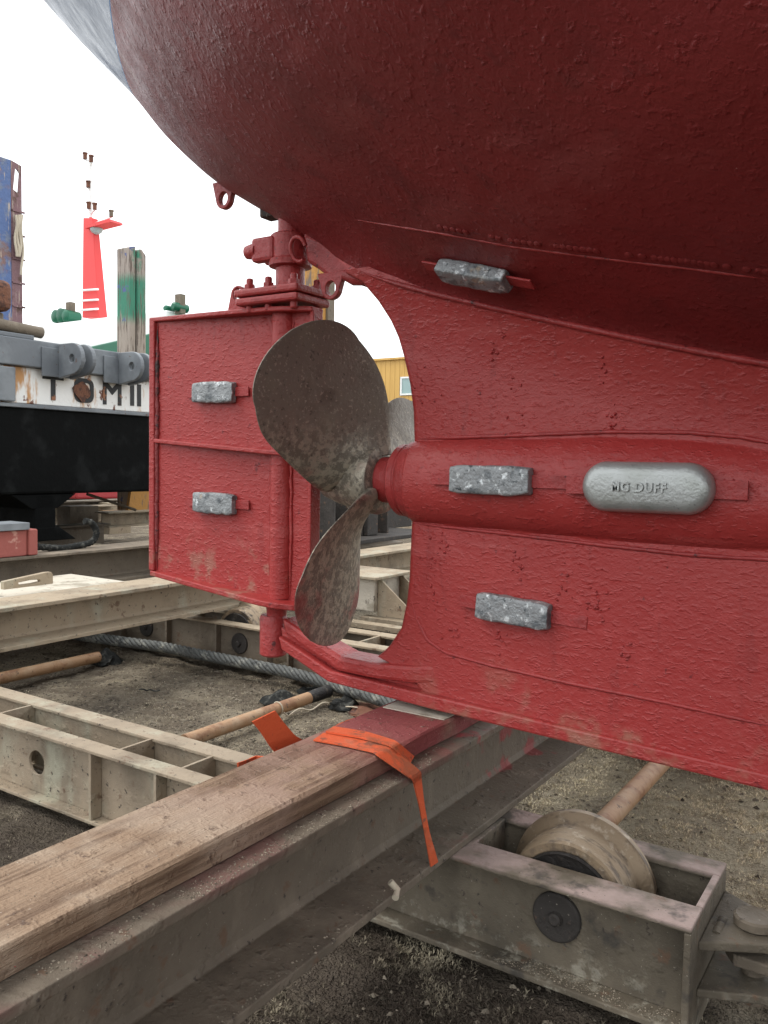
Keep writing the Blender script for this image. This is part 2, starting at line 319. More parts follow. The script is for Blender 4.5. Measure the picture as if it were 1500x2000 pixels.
top = hull_part(1.306, 2.25, 60, 'topside', M['navy']); top['label'] = 'glossy navy blue topside plating'
def hull_hit(px, py):
    d = ray(px, py); lo, hi = .6, 4.0
    ts = np.linspace(.4, 3.2, 1400); p = d[None, :]*(ts/np.linalg.norm(d))[:, None]*1.0
    ins = (Yc-p[:, 1]) < hull_b(p[:, 0], p[:, 2])
    ins &= p[:, 0] > Xe(p[:, 2])
    i = np.argmax(ins)
    if not ins[i]: return None
    r = p[i].copy(); r[2] += H; return r
def hull_n(p):
    e = .01; x, z = p[0], p[2]-H
    bx = (hull_b(x+e, z)-hull_b(x-e, z))/(2*e); bz = (hull_b(x, z+e)-hull_b(x, z-e))/(2*e)
    return nrm((-bx, -1, -bz))
def path_hit(pts, n=60):
    pts = np.array(pts, float); s = np.r_[0, np.cumsum(np.hypot(*np.diff(pts, axis=0).T))]
    t = np.linspace(0, s[-1], n); out = []
    for q in t:
        h = hull_hit(np.interp(q, s, pts[:, 0]), np.interp(q, s, pts[:, 1]))
        if h is not None: out.append(h)
    return out
# --- skeg (deadwood) with the stern tube swelling
AZ = np.array([-.745, -.66, -.62, -.60, -.585, -.56, -.50, -.42, -.353, -.181, .0, .065, .15, .23, .311, .37, .421, .48, .536, .57])
AX = np.array([-1.20, -1.28, -1.36, -1.42, -1.40, -1.375, -1.335, -1.318, -1.311, -1.306, -1.304, -1.303, -1.308, -1.322, -1.345, -1.365, -1.390, -1.43, -1.48, -1.54])
zb_ = -.056
BX = np.array([-1.4, -1.3, -1.0, -.70, -.50, -.38, -.30, -.2, .1, 2.0]); BU = np.array([.068, .068, .076, .086, .083, .071, .055, .035, .0, -.02]); BL = np.array([-.181, -.181, -.192, -.205, -.212, -.211, -.208, -.2, -.19, -.12])
def sk_b(X, z):
    b = skeg_b(X)
    zs = np.interp(-X, -PX[::-1][::1], PZ[::-1]) if False else np.interp(X, PX[::-1], PZ[::-1])
    t = np.clip((z-(zs-.20))/.20, 0, 1); b = b+.045*t*t
    zu = np.interp(X, BX, BU); zl = np.interp(X, BX, BL); zc = (zu+zl)/2; r = (zu-zl)/2
    s = np.clip(1-((z-zc)/r)**2, 0, None)
    bo = (.122+.012*np.clip(X+1.3, 0, 2))*s**.42*sstep(1.6, .1, X)
    b = np.maximum(b, bo)
    nose = np.clip((X-np.interp(z, AZ, AX))/.02, 0, 1)
    return b*(.55+.45*np.sqrt(np.clip(1-(1-nose)**2, 0, 1)))
mb = MB(); nz = 260; nx = 200
zz = np.linspace(-.715, .575, nz); u = np.linspace(0, 1, nx)**2.4
for sgn in (-1, 1):
    G = np.zeros((nz, nx, 3))
    for i, z in enumerate(zz):
        x0 = np.interp(z, AZ, AX); x1 = np.interp(z, PZ, PX)+.05 if z > -.25 else 2.45+2.55*min(1, (-.25-z)/.2)
        x1 = max(x1, x0+.01); xs = x0+(x1-x0)*u
        G[i, :, 0] = xs; G[i, :, 1] = Yc+sgn*sk_b(xs, z); G[i, :, 2] = z+H
    mb.grid(G)
    if sgn < 0: e0 = G[:, 0].copy()
    else: mb.grid(np.stack([e0, G[:, 0]], 1))
skeg = build('skeg', mb, M['red'], boat); shade(skeg, 40); skeg['label'] = 'tall red skeg plate ahead of the propeller'
def on_skeg(px, py):
    y = Yc-.05
    for _ in range(8):
        p = onY(px, py, y); y = Yc-float(sk_b(np.array(p[0]), np.array(p[2]-H)))
    return onY(px, py, y)
def bead(name, pts, r, mt='red_smooth', parent=None, jit=.35):
    mb = MB(); pts = [np.array(p) for p in pts]
    rr = [r*(1+jit*(random.random()-.5))*min(1, .05+i/10, .05+(len(pts)-1-i)/10) for i in range(len(pts))]
    mb.tube(pts, rr, 7); o = build(name, mb, M[mt], parent or boat); shade(o, 60); return o
def dens(pts, n=60):
    pts = np.array(pts, float); s = np.r_[0, np.cumsum(np.hypot(*np.diff(pts, axis=0).T))]; t = np.linspace(0, s[-1], n)
    return list(zip(np.interp(t, s, pts[:, 0]), np.interp(t, s, pts[:, 1])))
# seam where the skeg meets the hull bottom
sx = np.linspace(-1.47, .3, 120)
bead('weld_seam', [(x, Yc-skeg_b(x)-.047, np.interp(x, PX[::-1], PZ[::-1])+H-.001) for x in sx], .0085)
# lap seam with rivets on the hull
lap = path_hit([(650, 424), (700, 430), (760, 440), (860, 456), (1000, 482), (1200, 508), (1350, 525), (1520, 548)], 90)
if len(lap) > 4: bead('plate_lap', [p-hull_n(p)*.001 for p in lap], .0042)
rv = MB(); rv.lathe((0, 0, 0), 'Z', [(.010, -.004), (.010, -.002), (.007, .0002), (.0035, .0007)], 10)
rsrc = None
for q in path_hit([(860, 444), (1000, 470), (1200, 494), (1350, 511), (1510, 532)], 52):
    if random.random() < .3: continue
    n = hull_n(q); rot = Vector(n).to_track_quat('Z', 'Y').to_euler()
    if rsrc is None:
        rsrc = build('rivet', rv, M['hullred_shaded'], hull); shade(rsrc, 50); rsrc.location = Vector(q)-WL[hull]; rsrc.rotation_euler = rot
    else: share(rsrc, 'rivet', q, hull, rot)
for TB in (BU, BL):
    bead('weld_seam', [(x, Yc-float(sk_b(np.array(x), np.interp(x, BX, TB)))-.001, np.interp(x, BX, TB)+H) for x in np.linspace(-1.29, .3, 130)], .0055)
bead('plate_edge', [on_skeg(*p) for p in dens([(803, 1170), (812, 1205), (835, 1250), (870, 1275), (960, 1300), (1100, 1332), (1300, 1372), (1520, 1421)], 110)], .005)
# paint lumps and old weld scars
sc = MB()
for (px, py, k, sp) in [(845, 1090, 14, 26), (845, 1160, 10, 20), (965, 690, 7, 9), (1010, 1105, 12, 18), (1170, 1170, 16, 24), (1195, 820, 9, 12), (985, 655, 4, 6), (1215, 1285, 6, 10), (840, 760, 10, 22), (1420, 955, 10, 14), (975, 1250, 9, 14), (880, 1235, 8, 20), (1100, 1150, 8, 18), (1180, 720, 6, 12), (860, 1050, 8, 16), (1010, 800, 7, 30)]:
    for _ in range(k):
        x, y = px+random.gauss(0, sp*.6), py+random.gauss(0, sp)
        p = on_skeg(x, y); r = random.uniform(.002, .0055); l = random.uniform(1, 2.6); a = random.random()*3
        q = p+np.array((math.cos(a), 0, math.sin(a)))*r*l
        q[1] = Yc-float(sk_b(np.array(q[0]), np.array(q[2]-H)))
        sc.tube([p, (p+q)/2+np.array((0, -.001, 0)), q], [r*.5, r, r*.5], 6)
o = build('weld_scar', sc, M['red_smooth'], boat); shade(o, 70); o['kind'] = 'stuff'
# --- keel shoe, sole piece, gudgeon
def strip(name, pa, pb, hw, mt, bev=.006, parent=None):
    """bar swept along the centreline: upper and lower edge as (x, z) lists"""
    mb = MB(); A = []
    for (xa, za), (xb, zb2), w_ in zip(pa, pb, hw): A.append([(xa, Yc-w_, za), (xb, Yc-w_, zb2), (xb, Yc+w_, zb2), (xa, Yc+w_, za)])
    n = len(A); mb.grid(np.array(A, float), closed=True); mb.f += [(0, 1, 2, 3), tuple(n*4-4+k for k in (3, 2, 1, 0))]
    return build(name, mb, M[mt], parent or boat, bevel=bev)
def xz(px, py, w_): p = onY(px, py, Yc-w_); return (p[0], p[2])
strip('keel_shoe', [xz(541, 1243, .06), xz(645, 1311, .06), xz(850, 1361, .075), (-.29, .69), (5, .69)], [xz(547, 1270, .06), xz(640, 1332, .06), xz(850, 1388, .075), (-.29, .652), (5, .652)], [.055, .06, .075, .085, .09], 'red')
strip('sole_piece', [xz(545, 1207, .05), xz(600, 1243, .055), xz(662, 1283, .06), xz(720, 1295, .06), xz(800, 1300, .055), xz(850, 1300, .05)], [xz(552, 1240, .05), xz(600, 1273, .055), xz(660, 1312, .06), xz(720, 1325, .06), xz(800, 1335, .055), xz(850, 1338, .05)], [.04, .05, .058, .06, .056, .05], 'red', .012)
strip('web_plate', [xz(548, 1225, .03), xz(655, 1295, .03), xz(800, 1330, .03), (-1.2, .72)], [xz(552, 1255, .03), xz(645, 1320, .03), xz(850, 1370, .03), (-1.2, .675)], [.03, .03, .032, .034], 'red', .004)
mb = MB(); gx_, gz0, gz1 = -1.868, .735, .872
mb.lathe((gx_, Yc, 0), 'Z', [(.04, gz0-.002), (.046, gz0+.004), (.047, gz1-.01), (.043, gz1)], 32)
o = build('gudgeon', mb, M['red_smooth'], boat); shade(o, 40)
# --- stern tube end
mb = MB(); mb.lathe((0, Yc, zb_+H), 'X', [(.080, -1.362), (.103, -1.361), (.109, -1.355), (.110, -1.335), (.108, -1.333), (.108, -1.329), (.112, -1.326), (.118, -1.315), (.122, -1.27)], 64)
o = build('stern_tube', mb, M['red_smooth'], boat); shade(o, 35)
mb = MB(); mb.lathe((0, Yc, zb_+H), 'X', [(.060, -1.46), (.069, -1.455), (.071, -1.40), (.073, -1.36)], 48)
o = build('shaft_sleeve', mb, M['red_smooth'], boat); shade(o, 35)
# --- propeller
PC = np.array((-1.475, Yc, zb_+H)); RP = .525
mb = MB(); mb.lathe(PC, 'X', [(.02, -.185), (.045, -.18), (.064, -.163), (.082, -.11), (.097, -.05), (.106, -.01), (.109, .028), (.104, .043), (.085, .050)], 48)
prop = build('propeller', mb, M['bronze'], boat); shade(prop, 35); prop['label'] = 'three bladed weathered bronze propeller'
_bt = np.array([.05, .15, .3, .45, .6, .75, .88, .96, 1.0]); BT = np.linspace(.05, 1, 80)
BCH = np.interp(BT, _bt, [.25, .265, .345, .4268, .4692, .4406, .3674, .25, .2]); BSK = np.interp(BT, _bt, [.045, .045, .038, .0386, .0476, .0497, .0485, .049, .0457])
for _ in range(40): BCH[1:-1] = .25*BCH[:-2]+.5*BCH[1:-1]+.25*BCH[2:]; BSK[1:-1] = .25*BSK[:-2]+.5*BSK[1:-1]+.25*BSK[2:]
def blade(theta, hand=-1.):
    ex = np.array((1., 0, 0)); nr, nc = 44, 30; top_, bot_ = [], []
    rs = RP*(1-(1-np.linspace(.12, 1, nr))**1.25)
    for r in rs:
        t = r/RP; s = np.clip((t-.10)/.9, 0, 1)
        c = float(np.interp(t, BT, BCH)); skew = float(np.interp(t, BT, BSK))
        if t > .75: c = max(.012, float(np.interp(.75, BT, BCH))*math.sqrt(max(0, 1-((t-.75)/.25)**2)))
        phi = math.atan(.537/(2*math.pi*max(r, .085))); wr = float(sstep(.46, .17, t))
        thk = .024*(1-t)**1.2+.004+.052*sstep(.36, .12, t); rake = -.0718*t+.0097
        ro_t, ro_b = [], []
        for j in range(nc):
            q = j/(nc-1)*2-1; sa = q*c/2+skew
            ang = theta; aw = theta+sa*math.cos(phi)/max(r, .09)
            er = np.array((0, math.cos(ang), math.sin(ang))); et = np.array((0, -math.sin(ang), math.cos(ang)))
            p = PC+er*r+et*(sa*math.cos(phi))+ex*(hand*sa*math.sin(phi)+rake+.0)
            pw = PC+np.array((0, math.cos(aw), math.sin(aw)))*r+ex*(hand*sa*math.sin(phi)+rake)
            p = p*(1-wr)+pw*wr; et = et*(1-wr)+wr*np.array((0, -math.sin(aw), math.cos(aw)))
            n = nrm(math.cos(phi)*ex-hand*math.sin(phi)*et)
            th = thk*math.sqrt(max(0, 1-q*q))*.5+.0015
            ro_t.append(p+n*th); ro_b.append(p-n*th)
        top_.append(ro_t); bot_.append(ro_b)
    mb = MB(); T = np.array(top_); B_ = np.array(bot_)
    mb.grid(np.concatenate([T, B_[:, ::-1]], 1), closed=True)
    n = 2*nc; mb.f.append(tuple(range((nr-1)*n, nr*n)))
    o = build('blade', mb, M['bronze'], prop); shade(o, 50); return o
for th in (121.9, 241.9, 1.9): blade(math.radians(th))
# --- rudder
xt, xl = -2.455, -1.70; zt0, zt1 = .505+H, .525+H
def rz_top(x): return H+.515+(.492-.515)*(x-xt)/(xl-xt)
def rz_bot(x): return H-.425+(-.475+.425)*(x-xt)/(xl-xt)
mb = MB(); mb.prism([(xt, Yc-.008, rz_top(xt)), (xl, Yc-.008, rz_top(xl)), (xl, Yc-.008, rz_bot(xl)), (xt, Yc-.008, rz_bot(xt))], (0, .016, 0))
rud = build('rudder', mb, M['red']); rud.parent = boat; rud.location = WL[rud]-WL[boat]; rud['label'] = 'square red plate rudder with ribs'
def rib(fz, th, ws, name='rib'):
    xs = [xt-.005, -2.2, -2.0, -1.86, -1.80, -1.74, xl+.004]; mb = MB(); A = []
    for x, w_ in zip(xs, ws):
        z = fz(x); A.append([(x, Yc-w_, z), (x, Yc+w_, z), (x, Yc+w_, z-th), (x, Yc-w_, z-th)])
    n = len(A); mb.grid(np.array(A), closed=True); mb.f += [(0, 1, 2, 3), tuple(n*4-4+k for k in (3, 2, 1, 0))]
    return build(name, mb, M['red'], rud, bevel=.004)
rib(rz_top, .016, [.02, .045, .062, .07, .068, .05, .03], 'top_plate')
rib(lambda x: H+.070+(.022-.070)*(x-xt)/(xl-xt), .016, [.02, .040, .052, .058, .054, .035, .02])
rib(rz_bot, .020, [.022, .055, .08, .092, .088, .06, .025], 'bottom_plate')
mb = MB(); mb.box(xt-.012, xt+.016, Yc-.022, Yc+.022, rz_bot(xt), rz_top(xt)); build('trailing_bar', mb, M['red'], rud, bevel=.005)
mb = MB(); mb.box(xl-.008, xl+.006, Yc-.026, Yc+.026, rz_bot(xl), rz_top(xl)-.01); build('leading_bar', mb, M['red'], rud, bevel=.004)
XS = -1.835
mb = MB(); mb.lathe((XS, Yc, 0), 'Z', [(.041, rz_bot(XS)), (.041, rz_top(XS)-.01)], 32); o = build('rudder_post', mb, M['red'], rud); shade(o, 40)
mb = MB(); mb.lathe((XS-.02, Yc, 0), 'Z', [(.03, .87), (.033, .872), (.036, .905), (.045, .925), (.047, rz_bot(XS)-.01)], 32); o = build('pintle', mb, M['red_smooth'], rud); shade(o, 40)
mb = MB(); mb.box(XS+.055, XS+.062, Yc-.014, Yc-.007, rz_bot(XS)+.02, rz_top(XS)-.04)
for x in (xt+.022, XS-.044, XS+.046):
    bead('weld_seam', [(x+random.gauss(0, .0012), Yc-.010, z) for z in np.linspace(rz_bot(x)+.004, rz_top(x)-.02, 60)], .006 if x > -2.3 else .009, 'red' if x > -2.3 else 'redgrime', rud)
# coupling flange
xf0, xf1, wf = -1.975, -1.712, .09
for k, (z0, z1) in enumerate([(.505, .530), (.533, .558)]):
    mb = MB(); mb.box(xf0-.004*k, xf1+.003*k, Yc-wf-.003*k, Yc+wf+.003*k, z0+H, z1+H)
    build('coupling_flange', mb, M['red_smooth'], rud, bevel=.008)
bs = ns = None
for x in (xf0+.04, (xf0+xf1)/2-.01, xf1-.035):
    for sy in (-1, 1):
        y = Yc+sy*(wf-.03)
        if bs is None:
            mb = MB(); mb.lathe((x, y, H), 'Z', [(.019, .556), (.019, .576)], 6); mb.lathe((x, y, H), 'Z', [(.012, .57), (.012, .592), (.009, .596)], 10); bs = build('bolt', mb, M['red_smooth'], rud, bevel=.002)
            mb = MB(); mb.lathe((x, y, H), 'Z', [(.010, .484), (.012, .488), (.012, .506)], 10); ns = build('bolt_end', mb, M['red_smooth'], rud)
            b0, n0 = bs.location.copy(), ns.location.copy(); x0_, y0_ = x, y
        else:
            share(bs, 'bolt', WL[bs]+Vector((x-x0_, y-y0_, random.uniform(-.004, .004))), rud, (0, 0, random.random())); share(ns, 'bolt_end', WL[ns]+Vector((x-x0_, y-y0_, 0)), rud)
def padeye(name, c, w_, h_, th, parent, down=False, mt='red_smooth', plane='X', hr=.4):
    """rounded lug with a hole; in the XZ plane, thickness along Y"""
    sg = -1 if down else 1; r = w_*.5; lp = [(-w_*.75, 0), (w_*.75, 0)]
    for k in range(13):
        q = math.pi*k/12*.92+.12; lp.append((r*math.cos(q), h_-r+r*math.sin(q)))
    ho = [(r*hr*1.15*math.cos(2*math.pi*k/18), h_-r+r*hr*1.3*math.sin(2*math.pi*k/18)) for k in range(18)]
    f = lambda p: (c[0]+p[0], c[1]-th/2, c[2]+sg*p[1])
    mb = MB(); mb.plate([f(p) for p in lp], [[f(p) for p in ho]], (0, th, 0)); return build(name, mb, M[mt], parent, bevel=.003)
padeye('padeye', (-2.02, Yc-.02, rz_top(-2.05)), .06, .085, .02, rud, hr=.55)
# stock, bearing and bracket arm
mb = MB(); mb.lathe((-1.812, Yc, H), 'Z', [(.05, .555), (.048, .56), (.048, .66), (.042, .665), (.042, .95)], 32); o = build('rudder_stock', mb, M['red_smooth'], boat); shade(o, 40)
mb = MB(); mb.lathe((-1.812, Yc, H), 'Z', [(.052, .628), (.070, .632), (.072, .650), (.066, .655), (.066, .73), (.060, .735), (.044, .738)], 32)
brg = build('stock_bearing', mb, M['red_smooth'], boat); shade(brg, 35)
for sy in (-.05, .05):
    mb = MB(); mb.box(-1.925, -1.83, Yc+sy-.02, Yc+sy+.02, H+.645, H+.725); build('bearing_clamp', mb, M['red_smooth'], boat, bevel=.012)
    mb = MB(); mb.lathe((0, Yc+sy, H+.685), 'X', [(.012, -1.962), (.022, -1.955), (.026, -1.93), (.026, -1.91)], 16); o = build('clamp_bolt', mb, M['red_smooth'], boat); shade(o, 40)
arm = [onY(*p, Yc-.03) for p in [(590, 452), (650, 478), (712, 526), (716, 545), (706, 558), (668, 545), (640, 540), (618, 524), (598, 512)]]
mb = MB(); mb.prism(arm, (0, .06, 0)); build('bracket_arm', mb, M['red_smooth'], boat, bevel=.012)
mb = MB(); mb.tube([onY(*p, Yc-.03) for p in [(674, 536), (694, 543), (714, 548)]], [.018, .024, .016], 12); o = build('weld_lump', mb, M['red_smooth'], boat); shade(o, 60)
mb = MB()
p = onY(583, 487, Yc-.075); cc = [p+np.array((.03*math.cos(a_), -.01*math.sin(a_), .036*math.sin(a_))) for a_ in np.linspace(.2, 5.2, 24)]
mb.tube(cc, .007, 8); o = build('shackle_ring', mb, M['red_smooth'], boat); shade(o, 60)
p = onY(653, 540, Yc-.01); padeye('padeye', (p[0], Yc-.02, p[2]+.01), .07, .085, .022, boat, True, hr=.5)
p = onY(440, 366, Yc); padeye('padeye', (p[0], Yc, p[2]+.02), .07, .095, .022, boat, True, hr=.5)
p = onY(533, 424, Yc); mb = MB(); mb.box(p[0]-.035, p[0]+.035, Yc-.03, Yc+.03, p[2]-.006, p[2]+.04); build('drain_plug', mb, M['dark'], boat, bevel=.008)
# --- anodes
def anode(name, c, L_, h_, d_, xdir, n, mt='zinc', rough=1., parent=None, seed=0, notch=True):
    """worn block anode: centre on the plating, length direction, outward normal"""
    xdir = nrm(xdir); n = nrm(n); up = np.cross(n, xdir); c = np.array(c)
    r2 = np.random.default_rng(seed); na, nb = 26, 26; G = []
    for i in range(na):
        u = i/(na-1)*2-1; e = 1-.10*abs(u)**5
        ring = []
        for k in range(nb):
            q = 2*math.pi*k/nb; cs, sn = math.cos(q), math.sin(q)
            sx_ = np.sign(cs)*abs(cs)**.32; sy_ = np.sign(sn)*abs(sn)**.36
            wob = 1+rough*.05*(vnoise(np.array(u*4+seed), np.array(q*1.4), seed)-.5)*2
            if notch and u > .86 and sn > .2: wob *= .93
            ring.append(c+xdir*(u*L_/2*(1+rough*.015*(vnoise(np.array(q*2.), np.array(seed+.3), 5)-.5)))+up*(sx_*h_/2*e*wob)+n*(d_/2+sy_*d_/2*e*wob))
        G.append(ring)
    G = np.array(G); mb = MB(); mb.grid(G, closed=True); mb.f += [tuple(range(nb)), tuple((na-1)*nb+k for k in range(nb-1, -1, -1))]
    o = build(name, mb, M[mt], parent or boat, bevel=.003); shade(o, 45); return o
def strapbar(c, xdir, n, x0, x1, hw, parent, name='anode_strap', mt='red_smooth', off=.004):
    xdir = nrm(xdir); n = nrm(n); up = np.cross(n, xdir); c = np.array(c); mb = MB()
    lp = [c+xdir*a_+up*b_+n*off for a_, b_ in ((x0, -hw), (x1, -hw), (x1, hw), (x0, hw))]
    mb.prism(lp, n*.006); return build(name, mb, M[mt], parent, bevel=.0015)
YN = np.array((0, -1., 0)); XD = np.array((1., 0, 0))
for i, (x, z) in enumerate(((-2.130, .230), (-2.124, -.158))):
    c = (x, Yc-.009, z+H); a_ = anode('anode', c, .190, .074, .032, (1, 0, -.02), YN, parent=rud, seed=i+1)
    a_['label'] = ('brown stained worn zinc block high on the rudder', 'whitish worn zinc block low on the rudder')[i]
    strapbar(c, XD, YN, -.14, -.08, .016, rud); strapbar(c, XD, YN, .08, .155, .016, rud)
by = skeg_b(-1.0)
def sk_c(px, py): return on_skeg(px, py)
c1 = sk_c(963, 938); a1 = anode('anode', c1+np.array((0, .004, 0)), .232, .078, .042, (1, 0, .0), YN, seed=5); a1['label'] = 'grey worn zinc block on the stern tube swelling'
for s0, s1 in ((-.185, -.11), (.11, .24)): strapbar(c1, XD, YN, s0, s1, .017, a1, 'strap')
c2 = sk_c(1008, 1191); d2 = (1, 0, -.055); a2 = anode('anode', c2, .212, .074, .042, d2, YN, seed=8); a2['label'] = 'bright flecked worn zinc block low on the skeg'
for s0, s1 in ((-.17, -.10), (.10, .205)): strapbar(c2, d2, YN, s0, s1, .017, a2, 'strap')
# oval cast anode with raised lettering
c3 = sk_c(1268, 952); L3, h3, d3 = .312, .122, .05
mb = MB(); rings = []
for (ins, dep) in ((.004, 0), (0, .006), (0, .022), (.003, .033), (.010, .042), (.019, .048), (.03, .0505)):
    ring = []; r_ = h3/2-ins; hl = L3/2-h3/2
    for k in range(64):
        q = 2*math.pi*k/64; ring.append(c3+np.array(((hl if math.cos(q) >= 0 else -hl)+r_*math.cos(q), -dep-.004, r_*math.sin(q))))
    rings.append(ring)
G = np.array(rings); mb.grid(G, closed=True); mb.f += [tuple(range(63, -1, -1)), tuple(6*64+k for k in range(64))]
a3 = build('anode', mb, M['zinc_new'], boat); shade(a3, 50); a3['label'] = 'large smooth silver oval anode with raised lettering'
for s0, s1 in ((-.205, -.14), (.14, .225)): strapbar(c3, XD, YN, s0, s1, .022, a3, 'strap', off=.008)
def text_obj(txt, size, loc, parent, mt, ex=.002, sx_=1., bold=.0):
    cu = bpy.data.curves.new('t', 'FONT'); cu.body = txt; cu.size = size; cu.extrude = ex; cu.align_x = 'CENTER'; cu.align_y = 'CENTER'; cu.space_character = 1.18; cu.offset = bold; cu.bevel_depth = .0006
    t = bpy.data.objects.new('t', cu); C.objects.link(t); bpy.context.view_layer.update()
    me = bpy.data.meshes.new_from_object(t.evaluated_get(bpy.context.evaluated_depsgraph_get())); bpy.data.objects.remove(t)
    me.materials.clear(); me.materials.append(mt); me.name = 'lettering'
    o = bpy.data.objects.new('lettering', me); C.objects.link(o); o.parent = parent; o.location = Vector(loc)-WL[parent]; o.rotation_euler = (math.pi/2, 0, 0); o.scale = (sx_, 1, 1); return o
text_obj('MG DUFF', .030, c3+np.array((-.010, -.0568, 0)), a3, M['zinc_new'], .0028, .92, .0007)
# anode on the overhanging bottom
c4 = hull_hit(932, 526)
if c4 is not None:
    n4 = hull_n(c4); A4, B4 = hull_hit(842, 492), hull_hit(1050, 527)
    d4 = (B4-A4) if A4 is not None and B4 is not None else XD
    d4 = d4-n4*np.dot(d4, n4)
    a4 = anode('anode', c4-n4*.0, .215, .066, .042, d4, n4, seed=13); a4['label'] = 'dark grey worn zinc block under the hull overhang'
    for s0, s1 in ((-.17, -.095), (.095, .18)): strapbar(c4, d4, n4, s0, s1, .017, a4, 'strap', off=.012)

# ================================================================== SLIPWAY CRADLE
cradle = thing('slipway_cradle', (-1.2, 3.2, 0), 'brown steel slipway cradle with cross beams and wheels under the red boat', 'cradle')
def ibeam(name, x0, x1, z0, z1, y0, y1, mt, parent, ft=.022, wt=.016, label=None):
    mb = MB(); xm = (x0+x1)/2
    lp = [(x0, y0, z0), (x1, y0, z0), (x1, y0, z0+ft), (xm+wt, y0, z0+ft+.012), (xm+wt/2, y0, z0+ft+.03), (xm+wt/2, y0, z1-ft-.03), (xm+wt, y0, z1-ft-.012), (x1, y0, z1-ft), (x1, y0, z1), (x0, y0, z1), (x0, y0, z1-ft), (xm-wt, y0, z1-ft-.012), (xm-wt/2, y0, z1-ft-.03), (xm-wt/2, y0, z0+ft+.03), (xm-wt, y0, z0+ft+.012), (x0, y0, z0+ft)]
    mb.prism(lp, (0, y1-y0, 0)); o = build(name, mb, M[mt], parent, bevel=.003); 
    if label: o['label'] = label
    return o
ibeam('cross_beam', -1.385, -1.082, .302, .603, .25, 6.6, 'beam', cradle, label='near cross beam with red overspray')
ibeam('cross_beam', -4.33, -4.02, .372, .603, 1.2, 9.2, 'tan', cradle, label='pale dusty cross beam behind the rudder')
ibeam('cross_beam', -6.3, -5.95, .31, .603, 1.8, 9.6, 'brownsteel', cradle)
# near rail beam, left of the first cross beam: two channels with diaphragms
def chan(name, x0, x1, yo, yi, z0, z1, mt, holes=(), ft=.014, wt=.012, webat=None):
    """channel: web set back from the outer edge, flanges top and bottom between yo and yi"""
    yw = webat if webat is not None else yi
    o1 = []
    mb = MB(); mb.box(x0, x1, min(yo, yi), max(yo, yi), z1-ft, z1); a_ = build('top_flange', mb, M[mt], cradle, bevel=.003)
    mb = MB(); mb.box(x0, x1, min(yo, yi), max(yo, yi), z0, z0+ft); b_ = build('bottom_flange', mb, M[mt], cradle, bevel=.003)
    mb = MB(); mb.plate([(x0, yw, z0+ft+.0005), (x1, yw, z0+ft+.0005), (x1, yw, z1-ft-.0005), (x0, yw, z1-ft-.0005)], [[(cx_+r_*math.cos(2*math.pi*k/28), yw, cz_+r_*1.0*math.sin(2*math.pi*k/28)) for k in range(28)] for cx_, cz_, r_ in holes], (0, wt, 0)); build('web', mb, M[mt], cradle, bevel=.002)
ZT, ZB = .30, .015
chan('r', -6.6, -1.40, 2.005, 2.085, ZB, ZT, 'rail', [(-3.01, .15, .05), (-4.4, .15, .05)], webat=2.06)
chan('r', -6.6, -1.40, 2.235, 2.325, ZB, ZT, 'rail', webat=2.25)
for i, x in enumerate((-5.2, -4.3, -3.30, -2.53, -2.20, -1.75)):
    mb = MB(); mb.box(x-.006, x+.006, 2.0735, 2.2485, ZB+.03, ZT-.002); build('diaphragm', mb, M['rail'], cradle, bevel=.002)
for x in (-5.0, -3.6, -2.61, -2.255, -1.9):
    mb = MB(); mb.box(x-.007, x+.007, 2.009, 2.0595, ZB+.0145, ZT-.0145); build('stiffener', mb, M['rail'], cradle, bevel=.002)
# near bogie
X0, X1 = -1.40, -.438; YF, YB = 2.05, 2.455; BZ = .018
for (y0, y1) in ((YF, 2.165), (2.365, YB)):
    mb = MB(); mb.box(X0, X1, y0, y1, .283, .300); build('top_flange', mb, M['bogie'], cradle, bevel=.004)
for (y0, y1) in ((YF, 2.16), (2.36, YB)):
    mb = MB(); mb.box(X0, X1-.018, y0, y1, BZ, BZ+.018); build('bottom_flange', mb, M['bogie'], cradle, bevel=.004)
mb = MB(); mb.box(X0+.32-.01, X0+.32+.01, 2.137, 2.363, .05, .2995); build('diaphragm', mb, M['bogie'], cradle, bevel=.003)
mb = MB(); mb.box(X1-.018, X1, 2.1655, 2.3645, .2835, .2995); build('end_strip', mb, M['bogie'], cradle, bevel=.003)
mb = MB(); mb.box(X0, -1.085, 2.1655, 2.3645, .2845, .2985); build('top_plate', mb, M['bogie'], cradle, bevel=.003)
for yw in (2.12, 2.385):
    mb = MB(); mb.box(X0, X1-.0185, yw, yw+.016, BZ+.0185, .2825); build('web', mb, M['bogie'], cradle, bevel=.002)
mb = MB(); mb.box(X1-.018, X1, YF+.001, YB-.001, BZ-.03, .2825); build('end_plate', mb, M['bogie'], cradle, bevel=.004)
def disc(x, y, z, r, parent, mt='grease'):
    mb = MB(); mb.lathe((x, y, z), 'Y', [(r*.92, -.012), (r, -.008), (r, .004)], 36); d_ = build('axle_cap', mb, M[mt], parent, bevel=.002)
    mb = MB(); mb.lathe((x, y-.012, z), 'Y', [(r*.18, -.016), (r*.26, -.012), (r*.3, .001)], 14); mb.box(x-r*.3, x+r*.3, y-.0175, y-.0125, z-r*.08, z+r*.08); build('cap_bolt', mb, M['dark'], d_)
    return d_
disc(-.80, 2.118, .183, .068, cradle, 'dark')
